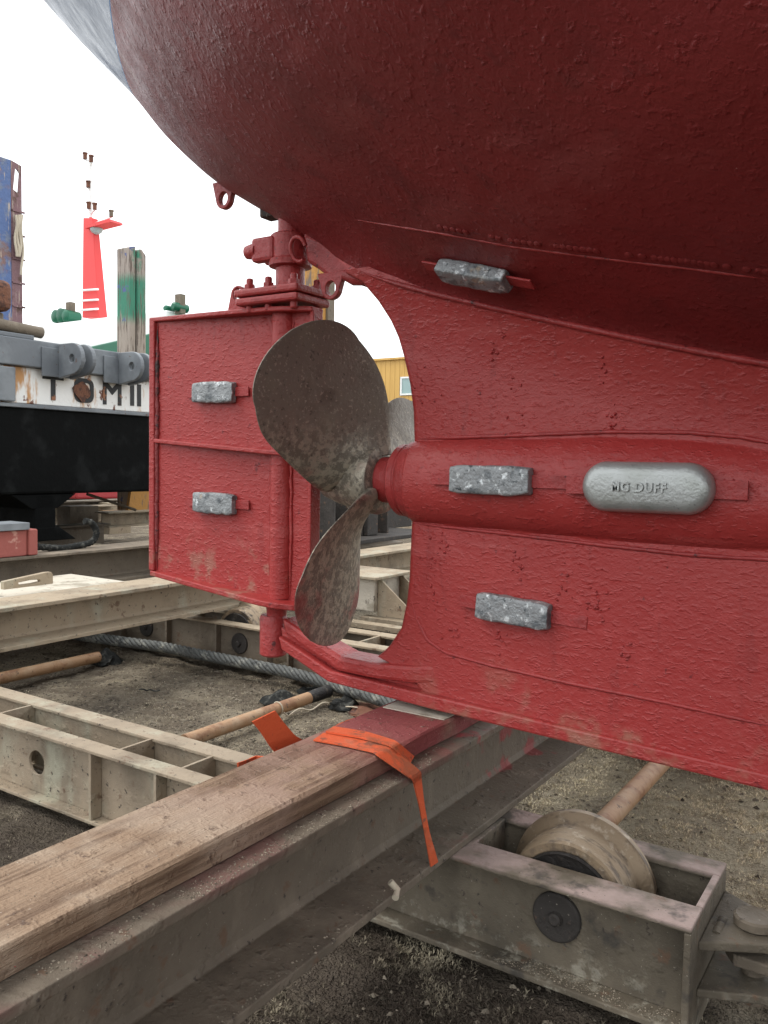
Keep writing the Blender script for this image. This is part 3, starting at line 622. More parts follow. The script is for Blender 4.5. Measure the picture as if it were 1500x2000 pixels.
def wheel(x, y0, y1, z, r, parent, n=64):
    L_ = y1-y0
    mb = MB(); mb.lathe((x, y0, z), 'Y', [(r*.70, .006), (r*.74, .0), (r*.84, .0), (r*.87, .008), (r*.885, L_*.22), (r*.90, L_*.26), (r*.905, L_*.60), (r*.94, L_*.68), (r*1.04, L_*.76), (r*1.07, L_*.82), (r*1.07, L_*.95), (r*1.03, L_), (r*.5, L_)], n)
    w_ = build('wheel', mb, M['tread'], parent); shade(w_, 30)
    mb = MB(); mb.lathe((x, y0, z), 'Y', [(.03, -.022), (r*.3, -.020), (r*.34, -.006), (r*.66, -.003), (r*.70, -.006), (r*.73, .004)], n); h_ = build('wheel_disc', mb, M['grease'], w_); shade(h_, 30)
    return w_
wheel(-.80, 2.178, 2.335, .192, .197, cradle)
mb = MB(); mb.tube([(-.835, 2.338, .262), (-.835, 2.9, .262), (-.835, 4.5, .262)], .034, 24); o = build('axle', mb, M['pipe'], cradle); shade(o, 40); o['label'] = 'rusty orange axle tube behind the near wheel'
# coupling lug on the bogie end
def lugplate(z, th, y0, y1, xo, mt='bogie'):
    lp = [(X1, y0, z), (X1, y1, z)]
    for k in range(13):
        q = math.pi/2-math.pi*k/12; lp.append((xo+.075*math.cos(q), (y0+y1)/2+.075*math.sin(q), z))
    mb = MB(); mb.prism(lp, (0, 0, th)); return build('coupling_lug', mb, M[mt], cradle, bevel=.004)
lugplate(.205, .024, 2.13, 2.44, -.30); lugplate(.085, .022, 2.13, 2.40, -.30)
mb = MB(); mb.prism([(-.37, 2.21, .150), (.5, 2.19, .145), (.5, 2.33, .145), (-.37, 2.31, .150), (-.40, 2.26, .150)], (0, 0, .03)); build('tow_bar', mb, M['brownsteel'], cradle, bevel=.004)
mb = MB(); mb.lathe((-.335, 2.29, 0), 'Z', [(.028, .03), (.028, .228), (.046, .2295), (.052, .234), (.052, .252), (.046, .257), (.04, .254)], 36); o = build('coupling_pin', mb, M['brownsteel'], cradle); shade(o, 30); o['label'] = 'round headed coupling pin'
mb = MB(); mb.tube([(-.41, 2.2+.01*i, .222+.004*math.sin(i*2)) for i in range(9)], [.012+.004*random.random() for _ in range(9)], 8); o = build('weld_lump', mb, M['bogie'], cradle); shade(o, 60)
# far rail with wheel
for (y0, y1) in ((4.10, 4.20), (4.42, 4.52)):
    for (x0, x1) in ((-6.4, -3.56), (-3.40, 1.0)):
        mb = MB(); mb.box(x0, x1, y0, y1, .285, .30); build('top_flange', mb, M['tan'], cradle, bevel=.003)
        mb = MB(); mb.box(x0, x1, y0, y1, .02, .035); build('bottom_flange', mb, M['tan'], cradle, bevel=.003)
        mb = MB(); mb.box(x0, x1, y0+.055, y0+.068, .0355, .2845); build('web', mb, M['brownsteel'], cradle)
for x in (-4.98, -4.50, -4.02, -3.57, -3.39, -2.9, -2.3):
    mb = MB(); mb.box(x-.008, x+.008, 4.108, 4.1545, .0355, .2845); build('stiffener', mb, M['brownsteel'], cradle)
    mb = MB(); mb.box(x-.008, x+.008, 4.1685, 4.4745, .06, .2995); build('diaphragm', mb, M['tan'], cradle)
for x in (-4.75, -4.02+.18): disc(x, 4.154, .17, .07, cradle, 'dark')
wheel(-3.93, 4.215, 4.385, .21, .20, cradle, 48); wheel(-4.85, 4.215, 4.385, .21, .20, cradle, 48)
# far bracket with gussets
mb = MB(); mb.box(-3.75, -3.3, 4.95, 5.35, .33, .56); build('pedestal', mb, M['concrete'], cradle, bevel=.006)
mb = MB(); mb.box(-3.80, -3.25, 4.90, 5.40, .565, .585); build('pedestal_cap', mb, M['tan'], cradle, bevel=.004)
for y in (4.99, 5.28):
    mb = MB(); mb.prism([(-3.297, y, .56), (-3.27, y, .56), (-2.95, y, .31), (-2.95, y, .30), (-3.297, y, .30)], (0, .014, 0)); build('gusset', mb, M['tan'], cradle, bevel=.002)
for y in (4.72, 4.93, 5.5):
    mb = MB(); mb.box(-3.4, 1.2, y, y+.09, .255, .292); build('side_girder', mb, M['tan'], cradle, bevel=.003)
    mb = MB(); mb.box(-3.4, 1.2, y+.04, y+.055, .02, .2545); build('girder_web', mb, M['dark'], cradle)
# ---- timber
mb = MB(); tm = []
ys = np.linspace(.30, 2.55, 70)
for i, y in enumerate(ys):
    j = lambda s_, a_=.004: a_*(vnoise(np.array(y*6.), np.array(s_*1.7), 21)-.5)*2
    tm.append([(-1.378+j(1), y, .606), (-1.145+j(2), y, .606), (-1.140+j(3, .003), y, .654+j(4, .002)), (-1.146, y, .6605), (-1.30, y, .6605), (-1.372, y, .6605), (-1.379+j(5), y, .652)])
G = np.array(tm); mb.grid(G, closed=True); n = G.shape[1]; mb.f += [tuple(range(n)), tuple((len(ys)-1)*n+k for k in range(n-1, -1, -1))]
tb = build('timber_plank', mb, M['timber']); shade(tb, 35)
tag(tb, 'long weathered timber plank lying on the near cross beam under the keel', 'plank')
mb = MB(); mb.box(-1.36, -1.15, 2.098, 2.27, .6612, .6635); pk = build('packing_sheet', mb, M['concrete']); tag(pk, 'thin frayed packing strip between keel and plank', 'packing')
# ---- orange strap
strap = thing('webbing_strap', (-1.2, 1.6, .66), 'orange webbing strap tied round the plank and near beam', 'strap')
zT = .6655
A = [onZ(612, 1446, zT), onZ(670, 1456, zT+.001), onZ(728, 1469, zT+.001)]; B = [onZ(632, 1432, zT), onZ(696, 1444, zT+.001), onZ(760, 1458, zT+.001)]
A += [onX(735, 1474, -1.132), onZ(803, 1521, .612), onX(808, 1530, -1.076), onX(817, 1567, -1.068), onX(828, 1625, -1.06), onX(841, 1693, -1.058)]
B += [onX(768, 1463, -1.132), onZ(822, 1508, .612), onX(822, 1520, -1.076), onX(828, 1570, -1.062), onX(838, 1622, -1.050), onX(855, 1683, -1.052)]
mb = MB(); mb.ribbon(A, B, .004); build('main_band', mb, M['orange'], strap)
A = [onZ(636, 1430, zT+.006), onZ(700, 1440, zT+.008), onZ(758, 1455, zT+.008), onX(766, 1460, -1.124), onZ(800, 1492, .625)]; B = [onZ(652, 1420, zT+.006), onZ(715, 1430, zT+.008), onZ(770, 1447, zT+.008), onX(778, 1452, -1.124), onZ(808, 1478, .625)]
mb = MB(); mb.ribbon(A, B, .005); build('folded_band', mb, M['orange'], strap)
xk = -1.42
A = [onX(597, 1448, xk), onX(575, 1436, xk), onX(553, 1410, xk), onX(537, 1388, xk)]; B = [onX(548, 1478, xk), onX(532, 1458, xk), onX(515, 1432, xk), onX(498, 1411, xk)]
mb = MB(); mb.ribbon([p+np.array((0, 0, 0)) for p in A], [p+np.array((-.01, 0, 0)) for p in B], .004); build('loose_tail', mb, M['orange'], strap)
xk = -1.40
A = [onX(600, 1452, xk), onX(555, 1468, xk-.01), onX(515, 1478, xk-.03), onX(500, 1476, xk-.06), onX(482, 1484, xk-.05), onX(464, 1490, xk)]; B = [onX(600, 1466, xk), onX(555, 1484, xk-.01), onX(520, 1494, xk-.03), onX(500, 1494, xk-.06), onX(482, 1506, xk-.05), onX(466, 1510, xk)]
mb = MB(); mb.ribbon(A, B, .004); build('loose_tail', mb, M['orange'], strap)
A = [onX(640, 1427, xk), onX(665, 1412, xk-.02), onX(680, 1406, xk-.04), onX(693, 1402, xk-.05)]; B = [onX(640, 1440, xk), onX(665, 1428, xk-.02), onX(682, 1420, xk-.04), onX(694, 1412, xk-.05)]
mb = MB(); mb.ribbon(A, B, .004); build('loose_tail', mb, M['orange'], strap)
# bolt stub on the beam
mb = MB(); mb.tube([onX(762, 1722, -1.075), onX(776, 1738, -1.06), onX(772, 1754, -1.05)], .0085, 10); o = build('steel_hook', mb, M['pale']); shade(o, 60); tag(o, 'small bent pale hook on the lower edge of the near beam', 'hook')
# ---- pipes on the ground
def pipe(name, p0, p1, r, label):
    mb = MB(); mb.tube([p0, p0*.67+p1*.33, p0*.33+p1*.67, p1], r, 24); o = build(name, mb, M['pipe']); shade(o, 40); tag(o, label, 'pipe', 'rusty pipes lying on the slipway'); return o
pa = onZ(360, 1448, .045); pb = onZ(640, 1350, .045); pp1 = pipe('steel_pipe', pa, pb, .034, 'rusty orange pipe with pale string behind the near rail')
mb = MB(); t_ = nrm(pb-pa); mb.tube([pb-t_*.18, pb-t_*.1, pb+t_*.004, pb+t_*.006], [.0345, .037, .037, .02], 24); o = build('greasy_end', mb, M['grease'], pp1); shade(o, 40)
pa1 = onZ(-60, 1338, .045); pb1 = onZ(192, 1283, .045); pipe('steel_pipe', pa1, pb1, .036, 'rusty orange pipe at the left edge ending in black rags')
mb = MB(); cs = []
for k in range(40):
    t = k/39; base = pa+(pb-pa)*(.62+.02*math.sin(t*9)); q = t*7.5-1.2
    if t < .5: cs.append(pa+(pb-pa)*.60+np.array((.036*math.cos(q), .01*t, .036*math.sin(q))))
    else: cs.append(pa+(pb-pa)*.60+np.array((.05+.12*(t-.5), .02+.6*(t-.5), -.025+.012*math.sin(t*22))))
mb.tube(cs, .004, 6); o = build('string', mb, M['pale']); shade(o, 60); tag(o, 'pale string wound round the rusty pipe', 'string')
# ---- wire rope: six strands laid round a core
mb0 = thing('wire_rope', (-4, 3.95, 0), 'thick grey hauling wire rope sagging along the slip', 'rope')
ctl = np.array([onZ(120, 1236, .12), onZ(200, 1248, .12), onZ(320, 1264, .11), onZ(450, 1290, .10), onZ(560, 1312, .085), onZ(640, 1334, .07), onZ(800, 1385, .05), onZ(1000, 1450, .05)])
tt = np.linspace(0, 1, len(ctl)); te = np.linspace(0, 1, 420); cl = np.stack([np.interp(te, tt, ctl[:, i]) for i in range(3)], 1)
for _ in range(30): cl[1:-1] = .25*cl[:-2]+.5*cl[1:-1]+.25*cl[2:]
sl_ = np.r_[0, np.cumsum(np.linalg.norm(np.diff(cl, axis=0), axis=1))]
for k in range(6):
    pts = []
    for i, p in enumerate(cl):
        t = nrm(cl[min(i+1, 419)]-cl[max(i-1, 0)]); a_ = nrm(np.cross((0, 0, 1), t)); b_ = np.cross(t, a_); q = sl_[i]*2*math.pi/.26+k*math.pi/3
        pts.append(p+.023*(a_*math.cos(q)+b_*math.sin(q)))
    mb = MB(); mb.tube(pts, .0148, 7); o = build('strand', mb, M['rope'], mb0); shade(o, 70)
# ---- rags and scraps
def lump(name, c, sx_, sy_, sz_, mt, label, cat, seed, group=None):
    mb = MB(); n1, n2 = 26, 14; G = []
    for i in range(n2):
        v = i/(n2-1)*math.pi/2; ring = []
        for k in range(n1):
            q = 2*math.pi*k/n1; rr = 1+.55*(fbm(np.array(math.cos(q)*1.7+seed*3), np.array(math.sin(q)*1.7+v*2), 3, seed)-.45)*2
            zz_ = .35+.9*vnoise(np.array(math.cos(q)*2.4*math.sin(v)+seed), np.array(math.sin(q)*2.4*math.sin(v)), seed)
            ring.append((c[0]+sx_*rr*math.sin(v)*math.cos(q), c[1]+sy_*rr*math.sin(v)*math.sin(q), c[2]+sz_*math.cos(v)*zz_))
        G.append(ring)
    mb.grid(np.array(G), closed=True); o = build(name, mb, M[mt]); shade(o, 50); tag(o, label, cat, group); return o
def gp(px, py, dz=0.):
    p = onZ(px, py, 0); p[2] = float(gz(np.array(p[0]), np.array(p[1])))+dz; return p
lump('oily_rag', gp(208, 1290), .11, .10, .09, 'rag', 'black rag bunched at the end of the left pipe', 'rag', 1)
lump('oily_rag', gp(550, 1362), .12, .10, .06, 'rag', 'dark rag lump beside the pipe with string', 'rag', 2)
lump('oily_rag', gp(668, 1372), .08, .09, .06, 'rag', 'dark scrap heap under the keel beside the pipe end', 'rag', 3)
lump('rusty_scrap', gp(715, 1378), .16, .10, .035, 'rust', 'flat rusty brown scrap under the keel', 'scrap', 4)
lump('oily_rag', gp(610, 1345), .10, .07, .045, 'rag', 'dark oily scrap where the wire rope meets the pipe', 'rag', 6)
lump('rusty_scrap', gp(1000, 1460), .3, .12, .05, 'rust', 'dark scrap in the shade under the keel right of the beam', 'scrap', 5)
for k, (a0, a1, lb) in enumerate((((675, 1378), (800, 1392), 'frayed pale cord under the keel near the plank'), ((270, 1345), (312, 1345), 'thin dark twig on the open ground'))):
    p, q = gp(*a0, .02), gp(*a1, .02); mb = MB()
    mb.tube([p+(q-p)*t+np.array((.008*math.sin(t*5+k), .006*math.sin(t*7), .004*math.sin(t*13))) for t in np.linspace(0, 1, 24)], .0045, 6); o = build(('cord', 'twig')[k], mb, M[('pale', 'rag')[k]]); shade(o, 60); tag(o, lb, ('cord', 'twig')[k])

# ================================================================== BOAT WITH LETTERED TRANSOM (left)
XT = -8.0
tom = thing('moored_boat', (XT, 6.3, .95), 'black hulled boat stern with white lettered band at the left edge', 'boat')
def ty(px): return float(onX(px, 800, XT)[1])
zg1, zg0, zw0, zk0 = 1.20+H, .915+H, .535+H, -.417+H
YL, YR = 3.7, 8.4
mb = MB(); mb.prism([(XT-.02, YL, zw0), (XT-.02, YR, zw0), (XT-.02, YR-.05, zk0+.03), (XT-.02, YR-.3, zk0), (XT-.02, YL+.3, zk0), (XT-.02, YL+.05, zk0+.03)], (-7, 0, 0)); build('hull', mb, M['black'], tom, bevel=.03)
mb = MB(); mb.box(XT-6.9, XT-.03, YL+.01, YR-.01, zw0+.002, zg0); build('lettered_band', mb, M['whiteband'], tom, bevel=.01)['label'] = 'rust stained white band with black letters'
mb = MB(); mb.box(XT-6.9, XT+.05, YL, YR, zg0+.002, zg1); build('bulwark', mb, M['greyband'], tom, bevel=.012)
mb = MB(); mb.box(XT-.03, XT+.02, YL, YR, zw0-.045, zw0-.003); build('rubbing_strip', mb, M['greyband'], tom, bevel=.008)
mb = MB(); mb.box(XT-.03, XT+.05, 3.75, ty(26), zw0+.01, zg0-.02); build('corner_panel', mb, M['greyband'], tom, bevel=.012)
for px in (96, 214):
    y0 = ty(px)
    mb = MB(); mb.box(XT+.051, XT+.075, y0-.13, y0+.30, zg0-.08, zg1-.06); build('lug_backing', mb, M['greyband'], tom, bevel=.006)
    for dy in (.06, .20):
        r = .165; cxl = XT+.30; czl = zg0+.11; lp = [(XT+.076, y0+dy, czl-.2), (XT+.076, y0+dy, czl+.165)]
        for k in range(15):
            q = math.pi/2-math.pi*k/14; lp.append((cxl+r*math.cos(q), y0+dy, czl+r*math.sin(q)))
        ho = [(cxl+.045*math.cos(2*math.pi*k/18), y0+dy, czl+.045*math.sin(2*math.pi*k/18)) for k in range(18)]
        mb = MB(); mb.plate(lp, [ho], (0, .05, 0)); build('lug', mb, M['greyband'], tom, bevel=.008)
xl_ = XT-.028
zA, zB = zw0+.06, zg0-.05
def lbox(mb, y0, y1, z0, z1): mb.box(xl_, xl_+.006, y0, y1, z0, z1)
sw = .05
mb = MB(); y = ty(107); lbox(mb, y-.028, y+.028, zA, zB-.051); lbox(mb, y-.13, y+.13, zB-.05, zB); build('letter', mb, M['letter'], tom)
y0, y1 = ty(148), ty(186); mb = MB()
def rr_loop(y0, y1, z0, z1, r):
    lp = []
    for cy_, cz_, a0 in ((y1-r, z1-r, 0), (y0+r, z1-r, 90), (y0+r, z0+r, 180), (y1-r, z0+r, 270)):
        for k in range(6): q = math.radians(a0+18*k); lp.append((xl_, cy_+r*math.cos(q), cz_+r*math.sin(q)))
    return lp
mb.plate(rr_loop(y0, y1, zA, zB, .08), [rr_loop(y0+sw, y1-sw, zA+sw, zB-sw, .04)], (.006, 0, 0)); build('letter', mb, M['letter'], tom)
y0, y1 = ty(204), ty(240); ym = (y0+y1)/2; mb = MB(); lbox(mb, y0, y0+sw, zA, zB); lbox(mb, y1-sw, y1, zA, zB)
for s_ in (-1, 1):
    e = y0+sw if s_ < 0 else y1-sw
    mb.prism([(xl_, e, zB), (xl_, e, zB-.075), (xl_, ym+s_*.001, zA+.115), (xl_, ym+s_*.001, zA+.19)], (.006, 0, 0))
build('letter', mb, M['letter'], tom)
for px in (258.5, 272): y = ty(px)+.02; mb = MB(); lbox(mb, y-.028, y+.028, zA+.01, zB); build('letter', mb, M['letter'], tom)
p = onX(160, 766, xl_); mb = MB(); mb.plate([(xl_+.007, p[1]+.11*math.cos(a_)*(.6+.8*float(vnoise(np.array(a_*1.9), np.array(.5), 3))), p[2]+.10*math.sin(a_)*(.6+.8*float(vnoise(np.array(a_*1.9), np.array(7.5), 3)))) for a_ in np.linspace(0, 2*math.pi, 28)[:-1]], [], (.012, 0, 0)); build('rust_scab', mb, M['rust'], tom)
# deck roller and machinery
mb = MB(); mb.tube([(XT-.06, 3.9, zg1+.18), (XT-.06, ty(88), zg1+.10)], .06, 20); o = build('deck_roller', mb, M['brownsteel'], tom); shade(o, 40)
mb = MB(); mb.box(XT-.3, XT+.02, 4.2, ty(66), zg1+.002, zg1+.05); build('roller_base', mb, M['greyband'], tom, bevel=.01)
mb = MB(); mb.box(XT-.45, XT-.02, 4.2, ty(32), zg1+.26, zg1+.58); build('winch_housing', mb, M['rust'], tom, bevel=.08, seg=3)
mb = MB(); mb.box(XT-.4, XT-.125, 4.3, ty(24), zg1+.052, zg1+.258); build('winch_foot', mb, M['brownsteel'], tom, bevel=.02)
# black skeg and rudder under the boat
yk = float(onX(68, 1000, XT-.2)[1])
mb = MB(); mb.box(XT-3.0, XT-.05, yk-.10, yk+.16, .50+.0, zk0-.002); build('keel', mb, M['black'], tom, bevel=.02)
mb = MB(); mb.prism([(XT-.05, yk-.38, zk0-.003), (XT-.05, yk+.42, zk0-.003), (XT-.05, yk+.18, zk0-.16), (XT-.05, yk-.14, zk0-.16)], (-.6, 0, 0)); build('keel_bracket', mb, M['black'], tom, bevel=.01)
mb = MB(); mb.prism([(XT-.048, yk-.12, .62), (XT-.048, yk+.2, .62), (XT-.048, yk+.42, .47), (XT-.048, yk-.34, .47)], (-.5, 0, 0)); build('keel_foot', mb, M['black'], tom, bevel=.01)

# ---- posts
def wpost(name, px0, px1, pytop, X, zb2, depth, mt, mt2, label):
    a_ = onX(px0, 500, X); b_ = onX(px1, 500, X); zt_ = onX((px0+px1)/2, pytop, X)[2]
    return a_[1], b_[1], zt_
bp = thing('cradle_post', (-9.3, 5.8, .6), 'tall blue and rusty steel post at the left edge', 'post')
Xb = -9.3; ya, yb2, zt_ = onX(-40, 400, Xb)[1], onX(43, 400, Xb)[1], onX(30, 315, Xb)[2]
ym_ = onX(22, 400, Xb)[1]
mb = MB(); mb.box(Xb-.28, Xb, ya, ym_, .62, zt_); build('blue_face', mb, M['bluepost'], bp, bevel=.01)
fr = [(Xb-.02, ym_+.002, .62), (Xb-.02, yb2, .62), (Xb-.02, yb2, zt_-.03), (Xb-.02, ym_+.002, zt_+.0)]
ho = [(Xb-.02, ym_+.03, zt_-.33), (Xb-.02, yb2-.05, zt_-.36), (Xb-.02, yb2-.03, zt_-.12), (Xb-.02, ym_+.06, zt_-.07)]
mb = MB(); mb.plate(fr, [ho], (.015, 0, 0)); build('side_flange', mb, M['mauve'], bp)
mb = MB(); mb.box(Xb-.25, Xb-.022, yb2-.02, yb2+.01, .62, zt_-.4); build('edge_flange', mb, M['mauve'], bp)
for z in np.arange(1.2, zt_-.5, .28):
    mb = MB(); mb.box(Xb-.004, Xb+.012, ym_+.01, yb2+.03, z, z+.02); build('rung', mb, M['mauve'], bp)
mb = MB(); mb.box(Xb-.35, Xb+.1, ya, yb2+.1, .58, .62); build('foot_plate', mb, M['brownsteel'], bp)
rw = thing('frayed_rope', (-9.2, 5.9, 2.2), 'frayed pale ropes hanging on the blue post', 'rope')
for k in range(4):
    px = 31+k*4; mb = MB()
    mb.tube([onX(px+2*math.sin(i*.9+k), 420+i*(9 if k < 3 else 13), Xb+.05+.01*math.sin(i)) for i in range(10)], .016, 6); o = build('strand', mb, M['pale'], rw); shade(o, 60)
gpst = thing('cradle_post', (-10.2, 8.6, .6), 'worn green painted timber post beside the rudder top', 'post')
Xg = -10.2; y0, y1, y2 = [float(onX(p_, 600, Xg)[1]) for p_ in (254, 266, 284)]; zt_ = onX(265, 478, Xg)[2]
mb = MB(); mb.prism([(Xg, y0, .58), (Xg, y1-.01, .58), (Xg, y1-.01, zt_-.02), (Xg, y0, zt_-.05)], (-.3, 0, 0)); build('plank', mb, M['greenwood'], gpst, bevel=.015)
mb = MB(); mb.prism([(Xg+.02, y1+.012, .58), (Xg+.02, y2, .58), (Xg+.02, y2, zt_-.12), (Xg+.02, (y1+y2)/2, zt_-.04), (Xg+.02, y1+.012, zt_-.07)], (-.34, 0, 0)); build('plank', mb, M['greenwood'], gpst, bevel=.02)
mb = MB(); mb.box(Xg-.4, Xg+.12, y0-.25, y2+.2, .54, .58); build('foot_plate', mb, M['yellowpost'], gpst)
mb = MB(); mb.prism([(Xg+.1, y0-.12, .582), (Xg+.1, y2+.1, .582), (Xg+.1, y2+.08, 1.1), (Xg+.1, y0-.02, 1.1)], (-.06, 0, 0)); build('foot_gusset', mb, M['yellowpost'], gpst)
ops = thing('cradle_post', (-6.0, 8.0, .6), 'ochre steel post seen behind the rudder stock', 'post')
Xo = -6.0; y0, y1, y2 = [float(onX(p_, 600, Xo)[1]) for p_ in (617, 637, 650)]; zt_ = onX(630, 488, Xo)[2]
mb = MB(); mb.box(Xo-.2, Xo, y0, y1, .6, zt_); build('front_face', mb, M['yellowpost'], ops, bevel=.01)
mb = MB(); mb.box(Xo-.2, Xo+.03, y1+.001, y2, .6, zt_-.0); build('side_flange', mb, M['brownsteel'], ops, bevel=.01)

# ================================================================== NEIGHBOUR CRADLES AND YARD CLUTTER
nb = thing('neighbour_cradle', (-8.5, 6.5, 0), 'tangle of tan steel beams under the black boat', 'cradle')
def yb(mt, p0, p1, zt_, h_, wd, X=None, name='beam'):
    a_ = onZ(*p0, zt_); b_ = onZ(*p1, zt_); x = a_[0] if X is None else X
    mb = MB(); y0, y1 = a_[1], b_[1]; ft = .022
    mb.box(x-wd, x, y0, y1, zt_-ft, zt_); mb.box(x-wd, x, y0, y1, zt_-h_, zt_-h_+ft); mb.box(x-wd/2-.01, x-wd/2+.01, y0, y1, zt_-h_+ft, zt_-ft)
    return build(name, mb, M[mt], nb, bevel=.003)
yb('tan', (98, 992), (249, 988), .60, .25, .30)
yb('tan', (212, 1001), (330, 997), .60, .22, .30)
yb('brownsteel', (60, 1032), (238, 1024), .50, .30, .3)
yb('brownsteel', (110, 980), (330, 976), .66, .2, .3)
for (px, py, X, z0, z1, wd, mt) in ((25, 1000, -8.6, .1, .62, .30, 'tan'), (165, 985, -10.5, .1, .66, .5, 'brownsteel'), (235, 985, -11.5, .1, .62, .45, 'tan'), (190, 1030, -8.3, .05, .36, .12, 'tan'), (262, 1040, -8.2, .02, .34, .25, 'brownsteel')):
    p = onX(px, py, X); mb = MB(); mb.box(X-.3, X, p[1]-wd/2, p[1]+wd/2, z0, z1); build('block', mb, M[mt], nb, bevel=.006)
p0, p1 = onX(170, 965, -8.9), onX(265, 996, -8.9); mb = MB(); mb.tube([p0, (p0+p1)/2, p1], .018, 8); build('stay_rod', mb, M['brownsteel'], nb)
rb = thing('keel_block', (-6.1, 4.0, .6), 'faded red timber keel block at the left edge', 'block')
y1 = float(onX(52, 1060, -6.0)[1]); y2 = float(onX(70, 1060, -6.0)[1]); z1 = float(onX(50, 1035, -6)[2])
mb = MB(); mb.box(-6.25, -5.99, 3.0, y1-.002, .605, z1); build('block_body', mb, M['pinkbox'], rb, bevel=.008)
mb = MB(); mb.box(-6.27, -5.97, y1, y2, .605, z1+.005); build('end_cap', mb, M['pinkbox'], rb, bevel=.012)
z2 = float(onX(30, 1021, -6.0)[2]); mb = MB(); mb.box(-6.2, -5.95, 3.0, float(onX(51, 1030, -6)[1]), z1+.006, z2); build('top_plate', mb, M['greyband'], rb, bevel=.004)
# hose
hp = [onX(*p_, -6.15) for p_ in [(72, 1068), (100, 1070), (125, 1071), (150, 1066), (172, 1062), (184, 1055), (189, 1043), (186, 1030), (178, 1020), (165, 1018)]]
tt = np.linspace(0, 1, len(hp)); te = np.linspace(0, 1, 60); hc = np.stack([np.interp(te, tt, np.array(hp)[:, i]) for i in range(3)], 1)
for _ in range(4): hc[1:-1] = .25*hc[:-2]+.5*hc[1:-1]+.25*hc[2:]
mb = MB(); mb.tube(hc, [.028*(1+.12*math.sin(i*2.4)) for i in range(60)], 9); o = build('rope_coil', mb, M['rag']); shade(o, 60); tag(o, 'black rope bent up on the beam under the black boat', 'rope')
# plate with handle, and pale slab
pl = thing('lifting_plate', (-5.3, 3.6, .48), 'dusty plate with a slotted lifting lug at the left edge', 'plate')
p0, p1, p2, p3 = [onZ(*p_, .48) for p_ in [(-60, 1165), (105, 1150), (232, 1128), (-60, 1130)]]
mb = MB(); mb.box(-5.75, -4.75, 2.6, float(onX(228, 1125, -5.2)[1]), .40, .46); build('slab', mb, M['concrete'], pl, bevel=.01)
xq = -5.1
lo_ = [onX(*p_, xq) for p_ in [(8, 1152), (8, 1136), (90, 1118), (100, 1117), (104, 1122), (104, 1140)]]; sl2 = [onX(*p_, xq) for p_ in [(36, 1138), (60, 1133), (78, 1132), (80, 1136), (62, 1140), (38, 1143)]]
mb = MB(); mb.plate(lo_, [sl2], (-.04, 0, 0)); build('lifting_lug', mb, M['tan'], pl, bevel=.004)
# dark stack seen through the aperture
dk = thing('dark_cradle', (-5.2, 7.2, 0), 'dark greasy cradle structure seen through the propeller aperture', 'cradle')
mb = MB(); mb.box(-5.4, -4.6, 6.2, 8.2, .60, .64); build('deck_plate', mb, M['dark'], dk, bevel=.005)
mb = MB(); mb.box(-5.6, -5.45, 5.6, 9.0, .60, 1.35); build('back_plate', mb, M['dark'], dk, bevel=.01)
for y in (6.55, 7.02, 7.5):
    mb = MB(); mb.box(-5.43, -4.85, y, y+.03, .642, 1.27); build('rib', mb, M['dark'], dk, bevel=.004)
mb = MB(); mb.box(-4.95, -4.80, 7.06, 7.25, .642, 1.29); build('column', mb, M['dark'], dk, bevel=.01)
# yard clutter behind the propeller
yc2 = thing('yard_trestle', (-9, 11, 0), 'weathered timber trestles far behind the propeller', 'trestle')
for i, (px, py0, py1, X, wd, mt) in enumerate(((622, 958, 1008, -9.0, .14, 'timber'), (634, 962, 1002, -9.2, .25, 'pale'), (648, 965, 1004, -9.5, .22, 'yellowpost'), (661, 962, 1004, -9.6, .25, 'dark'), (676, 966, 1003, -9.7, .2, 'pale'))):
    t0 = onX(px, py0, X); t1 = onX(px, py1, X); mb = MB(); mb.box(X-.2, X, t0[1]-wd/2, t0[1]+wd/2, t1[2], t0[2]); build('post', mb, M[mt], yc2, bevel=.01)
for (py, X, mt, h_) in ((1010, -8.6, 'brownsteel', .1), (1024, -7.6, 'tan', .12), (1042, -7.2, 'tan', .12), (1006, -9.0, 'dark', .06)):
    t0 = onX(610, py, X); t1 = onX(760, py, X); mb = MB(); mb.box(X-.3, X, t0[1]-1.2, t1[1]+.8, t0[2]-h_*2, t0[2]); build('rail', mb, M[mt], yc2, bevel=.006)

# ================================================================== FAR THINGS
# trawler with red mast
tr = thing('trawler', (-21, 17, 0), 'far trawler with green hull, white wheelhouse and red mast', 'boat')
pts = [(60, 712), (160, 680), (230, 664), (305, 648), (420, 622)]
topl = [onY(*p_, 17.) for p_ in pts]
mb = MB(); lp = [(p_[0], 17., p_[2]) for p_ in topl]; lp += [(lp[-1][0]-.5, 17., 1.2), (lp[0][0], 17., 1.2)]
mb.prism(lp, (0, 5, 0)); build('hull', mb, M['green'], tr, bevel=.05)
q0, q1 = onY(60, 700, 18.), onY(345, 618, 18.)
mb = MB(); mb.box(q0[0]-2, q1[0], 17.6, 21.4, 2.5, onY(150, 626, 17.6)[2]); build('wheelhouse', mb, M['white'], tr, bevel=.05)
ymast = 19.
def pm(px, py): p_ = onY(px, py, ymast); return p_[0], p_[2]
(xa, za), (xb, zb3), (xc, zc3), (xd, zd3) = pm(168, 427), pm(186, 427), pm(202, 622), pm(169, 622)
mb = MB(); mb.add([(xd, ymast-.18, zd3), (xc, ymast-.18, zc3), (xc, ymast+.18, zc3), (xd, ymast+.18, zd3), (xa, ymast-.12, za), (xb, ymast-.12, zb3), (xb, ymast+.12, zb3), (xa, ymast+.12, za)], [(0, 1, 5, 4), (1, 2, 6, 5), (2, 3, 7, 6), (3, 0, 4, 7), (4, 5, 6, 7), (0, 3, 2, 1)]); build('mast', mb, M['mastred'], tr, bevel=.02)
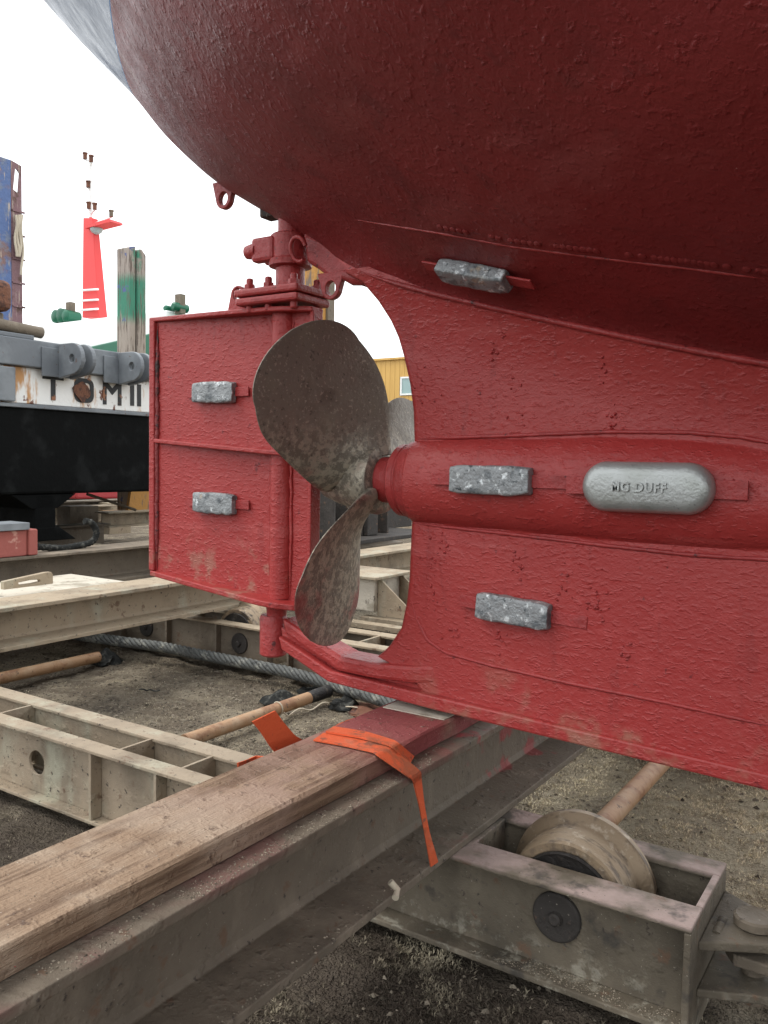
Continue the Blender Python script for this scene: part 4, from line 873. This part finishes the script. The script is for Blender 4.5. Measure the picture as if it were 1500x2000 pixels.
(x0, z0), (x1, z1), (x2, z2), (x3, z3) = pm(180, 443), pm(228, 432), pm(231, 437), pm(180, 450)
mb = MB(); mb.prism([(x0, ymast-.3, z0), (x1, ymast-.3, z1), (x2, ymast-.3, z2), (x3, ymast-.3, z3)], (0, .5, 0)); build('mast_arm', mb, M['mastred'], tr)
x, z = pm(191, 449); mb = MB(); mb.lathe((x, ymast-.05, z), 'Z', [(.05, -.16), (.16, -.1), (.22, 0), (.2, .06)], 16); o = build('search_light', mb, M['glassdome'], tr); shade(o, 50)
x, z = pm(177, 380); mb = MB(); mb.tube([(x, ymast, za), (x, ymast, pm(177, 308)[1])], .06, 10); build('upper_mast', mb, M['white'], tr)
for (px, py) in ((171, 306), (183, 311), (177, 361), (178, 402), (190, 404), (222, 418)):
    x, z = pm(px, py); mb = MB(); mb.lathe((x, ymast-.1, z), 'Z', [(.07, -.12), (.07, .05), (.09, .06), (.09, .1)], 10); build('lantern', mb, M['rust'] if px != 222 else M['brownsteel'], tr)
    mb = MB(); mb.tube([(x, ymast-.1, z-.13), (pm(177, py)[0], ymast, z-.2)], .03, 6); build('lantern_arm', mb, M['white'], tr)
for py in (569, 589, 607):
    (x0, z0), (x1, z1) = pm(166, py+2), pm(206, py-1); mb = MB(); mb.tube([(x0, ymast-.3, z0), (x1, ymast-.3, z1)], .035, 8); build('handrail', mb, M['white'], tr)
for (px, py, r) in ((120, 620, .22), (130, 618, .24), (140, 619, .2), (352, 601, .13), (336, 605, .10)):
    p_ = onY(px, py, 18.); mb = MB(); mb.lathe(p_, 'Y', [(r*.6, -.3), (r, -.25), (r, .25), (r*.6, .3)], 16); o = build('winch_drum', mb, M['green'], tr); shade(o, 40)
for (px, py) in ((138, 604), (352, 590)):
    p_ = onY(px, py, 18.); mb = MB(); mb.box(p_[0]-.12, p_[0]+.12, 17.9, 18.1, p_[2]-.35, p_[2]+.22); build('vent_pipe', mb, M['brownsteel'], tr)
# yellow building
yb_ = thing('yellow_building', (-19, 30, 0), 'far yellow clad building with a white framed window', 'building')
zt_, zm = 4.25+H, 2.26+H
mb = MB(); mb.box(-27, -14.5, 30.05, 40, 0, zt_-.02); build('wall', mb, M['white'], yb_)
bsrc = None; i = 0
for x in np.arange(-26.9, -14.7, .235):
    segs = [(zm, zt_)]
    if -18.86 < x+.2 and x < -18.05: segs = [(zm, 2.74+H), (3.53+H, zt_)]
    for z0, z1 in segs:
        mb = MB(); mb.box(x, x+.222, 30.0, 30.045, z0, z1); build('board', mb, M['yellowboard'], yb_)
mb = MB(); mb.box(-27, -14.5, 29.9, 40, zt_-.005, zt_+.08); build('eaves', mb, M['yellowboard'], yb_)
fx0, fx1, fz0, fz1 = -18.86, -18.0, 2.76+H, 3.52+H
wm = MB(); wm.box(fx0+.07, fx1-.07, 29.995, 30.02, fz0+.07, fz1-.07); wn = build('window', wm, M['pane'], yb_)
mb = MB()
mb.box(fx0, fx1, 29.96, 30.03, fz0, fz0+.068); mb.box(fx0, fx1, 29.96, 30.03, fz1-.068, fz1); mb.box(fx0, fx0+.068, 29.962, 30.028, fz0+.069, fz1-.069); mb.box(fx1-.068, fx1, 29.962, 30.028, fz0+.069, fz1-.069)
build('frame', mb, M['white'], wn)
# far bow, red and white
fb = thing('far_bow', (-12, 16, 0), 'far boat bow in red over white, beside the rudder edge', 'boat')
def spindle(zs, ws, name, mt, xc_, yc_):
    mb = MB(); G = []
    for z, w_ in zip(zs, ws): G.append([(xc_-w_*.2+3*w_*t*t, yc_+w_*s_*math.sqrt(t), z) for s_, t in ((-1, 1), (-1, .6), (-1, .3), (-1, .1), (0, 0), (1, .1), (1, .3), (1, .6), (1, 1))])
    mb.grid(np.array(G), closed=True); mb.f += [tuple(range(9)), tuple((len(zs)-1)*9+k for k in range(8, -1, -1))]; o = build(name, mb, mt, fb); shade(o, 60)
c_ = onX(655, 930, -12.); zz0 = onX(640, 962, -12)[2]; zz1 = onX(640, 938, -12)[2]; zz2 = onX(640, 915, -12)[2]
spindle([zz0-.1, zz0, zz1], [.15, .4, .62], 'bottom', M['brownsteel'], -12.5, c_[1]+.2); spindle([zz1+.002, zz2], [.62, .68], 'white_strake', M['white'], -12.5, c_[1]+.2); spindle([zz2+.002, zz2+.9], [.69, .9], 'red_topside', M['farred'], -12.5, c_[1]+.2)
# far red hull under the black boat
rh = thing('far_hull', (-16, 11, 0), 'far red boat hull glimpsed below the black boat', 'boat')
p0, p1 = onX(150, 975, -16), onX(420, 972, -16)
mb = MB(); mb.prism([(-16, p0[1], p0[2]), (-16, p1[1], p1[2]), (-16, p1[1]+.3, p1[2]+1.0), (-16, p0[1]-.3, p0[2]+1.0)], (-4, 0, 0)); build('hull_plate', mb, M['farred'], rh, bevel=.05)
mb = MB(); mb.box(-18, -16.5, p0[1]+.5, p0[1]+.8, .0, p0[2]+.1); build('keel', mb, M['dark'], rh)

# ================================================================== MOSS, CRUMBS
def tufts(n, px_area, seed, hmin, hmax, name, label, mt, zfun, dens_fun=None, colf=None, nb_=7):
    r2 = np.random.default_rng(seed); x0, x1, y0, y1 = px_area
    X = r2.uniform(x0, x1, n); Y = r2.uniform(y0, y1, n)
    if dens_fun is not None:
        k = r2.random(n) < dens_fun(X, Y); X, Y = X[k], Y[k]
    n = len(X); Z = zfun(X, Y)
    ang = r2.uniform(0, 2*np.pi, (n, nb_)); el = r2.uniform(.25, 1.35, (n, nb_)); ln = r2.uniform(hmin, hmax, (n, nb_)); wd = ln*r2.uniform(.10, .24, (n, nb_))
    bx = X[:, None]+r2.normal(0, .005, (n, nb_)); by_ = Y[:, None]+r2.normal(0, .005, (n, nb_)); bz = np.broadcast_to(Z[:, None], bx.shape)-.003
    dx, dy, dz = np.cos(ang)*np.cos(el), np.sin(ang)*np.cos(el), np.sin(el); sx_, sy_ = -np.sin(ang), np.cos(ang)
    curl = r2.uniform(-.5, .5, (n, nb_))
    b = np.stack([bx, by_, bz], -1); d = np.stack([dx, dy, dz], -1); s = np.stack([sx_, sy_, np.zeros_like(sx_)], -1)
    m_ = b+d*(ln*.55)[..., None]; e = b+d*(ln*.9)[..., None]+s*(curl*ln)[..., None]; e[..., 2] += ln*.05
    V = np.stack([b, m_+s*wd[..., None]*.6, e, m_-s*wd[..., None]*.6], -2).reshape(-1, 3)
    q = np.arange(n*nb_)[:, None]*4
    T = np.concatenate([q+np.array([[0, 1, 3]]), q+np.array([[3, 1, 2]])], 0)
    base = colf(X, Y, r2); col = np.repeat(base[:, None, :], nb_, 1)*r2.uniform(.6, 1.35, (n, nb_, 1)); col = np.repeat(col.reshape(-1, 1, 3), 4, 1).reshape(-1, 3)
    col = np.concatenate([col, np.ones((len(col), 1))], 1)
    o = fastmesh(name, V, T, mt, True, col); tag(o, label, 'ground cover', kind='stuff'); return o
def mosscol(X, Y, r2):
    t = np.clip(fbm(X*1.7, Y*1.7, 3, 31)*2.6-.75+r2.normal(0, .12, len(X)), 0, 1)[:, None]; lt = sstep(2.35, 2.9, Y)[:, None]*(1.05+.4*sstep(-1.7, -1.2, X)[:, None])-.38  # near-side tufts get shade in their colour, falling off across the slip
    t = np.clip(t*.6+lt*.6+(fbm(X*14, Y*14, 2, 77)[:, None]-.38)*1.1, 0, 1)
    return (1-t)*np.array([[.085, .07, .055]])+t*np.array([[.68, .60, .43]])
def mdens(X, Y): return np.clip((fbm(X*2.2, Y*2.2, 3, 41)-.27)*4.0, .12, 1)*np.clip((fbm(X*16, Y*16, 2, 43)-.2)*4, .15, 1)
tufts(60000, (-1.9, .9, 1.0, 2.6), 1, .007, .021, 'dry_moss', 'dry moss tufts near the bogie, shade painted into their colour', M['moss'], gz, mdens, mosscol)
tufts(62000, (-2.2, 1.2, 2.4, 4.9), 2, .007, .018, 'dry_moss', 'pale dry moss covering the ground behind the bogie', M['moss'], gz, mdens, mosscol, 6)
tufts(52000, (-4.6, -1.4, .9, 4.1), 3, .005, .013, 'dry_moss', 'dry moss and grit between the rails at left', M['moss'], gz, lambda X, Y: mdens(X, Y)*np.where(Y < 2.0, 1, .8), mosscol, 6)
def crumbs(spec, seed, name, label):
    r2 = np.random.default_rng(seed); Vs, Ts, Cs = [], [], []; o_ = 0
    oct_ = np.array([(1, 0, 0), (-1, 0, 0), (0, 1, 0), (0, -1, 0), (0, 0, 1), (0, 0, -.4)]); tf = np.array([(0, 2, 4), (2, 1, 4), (1, 3, 4), (3, 0, 4), (2, 0, 5), (1, 2, 5), (3, 1, 5), (0, 3, 5)])
    for (n, x0, x1, y0, y1, z, smin, smax, bias, dark) in spec:
        for _ in range(n):
            u = r2.random(); x = x0+(x1-x0)*u**bias; y = r2.uniform(y0, y1)
            if vnoise(np.array(x*12.), np.array(y*7.), 5) < .42: continue
            s = .5*(smin+(smax-smin)*r2.random()**3); a_ = r2.uniform(0, 6.28); ca, sa = math.cos(a_), math.sin(a_)
            v = oct_*(s*r2.uniform(.6, 1.4), s*r2.uniform(.5, 1.2), s*r2.uniform(.4, .9)); v = v@np.array([(ca, sa, 0), (-sa, ca, 0), (0, 0, 1)])
            Vs.append(v+(x, y, z+s*.2)); Ts.append(tf+o_); o_ += 6
            c = np.array((.36, .31, .24))*r2.uniform(.25, 1.2)*dark; Cs.append(np.repeat([[*c, 1]], 6, 0))
    o = fastmesh(name, np.concatenate(Vs), np.concatenate(Ts), M['moss'], False, np.concatenate(Cs)); tag(o, label, 'debris', kind='stuff')
crumbs([(6500, -1.225, -1.085, .5, 3.1, .325, .002, .008, 1.4, .8), (3500, -1.14, -1.083, .5, 2.2, .603, .0015, .006, .6, .8), (1200, -1.375, -1.15, .4, 2.1, .661, .001, .0035, 1, 1.1),
        (1800, -1.08, -.45, 2.055, 2.12, .037, .002, .006, 1, 1.0), (300, -1.1, -.45, 2.05, 2.16, .300, .001, .004, 1, .8), (2200, -3.4, -1.4, 2.01, 2.06, .030, .002, .006, 1, 1.1), (700, -3.4, -1.4, 2.0, 2.09, .300, .001, .004, 1, 1.1), (900, -4.17, -4.03, 2.3, 4.2, .395, .003, .009, 1, .9), (300, -.43, -.26, 2.15, 2.42, .230, .001, .004, 1, .8)], 9, 'grit_crumbs', 'grit and dirt crumbs on plank and beam ledges')
# loose pebbles and clods on the open ground
def clods(n, area, seed):
    r2 = np.random.default_rng(seed); X = r2.uniform(area[0], area[1], n); Y = r2.uniform(area[2], area[3], n)
    spec = []
    for x, y in zip(X, Y): spec.append((1, x, x+.001, y, y+.001, float(gz(np.array(x), np.array(y))), .003, .028, 1, .65))
    return spec
crumbs(clods(5200, (-5.2, -1.4, 2.3, 4.1), 4)+clods(3000, (-1.4, 1, 2.4, 4.4), 5)+clods(2500, (-1.2, .4, 1.0, 2.2), 6), 10, 'loose_grit', 'small clods and stones scattered over the ground')
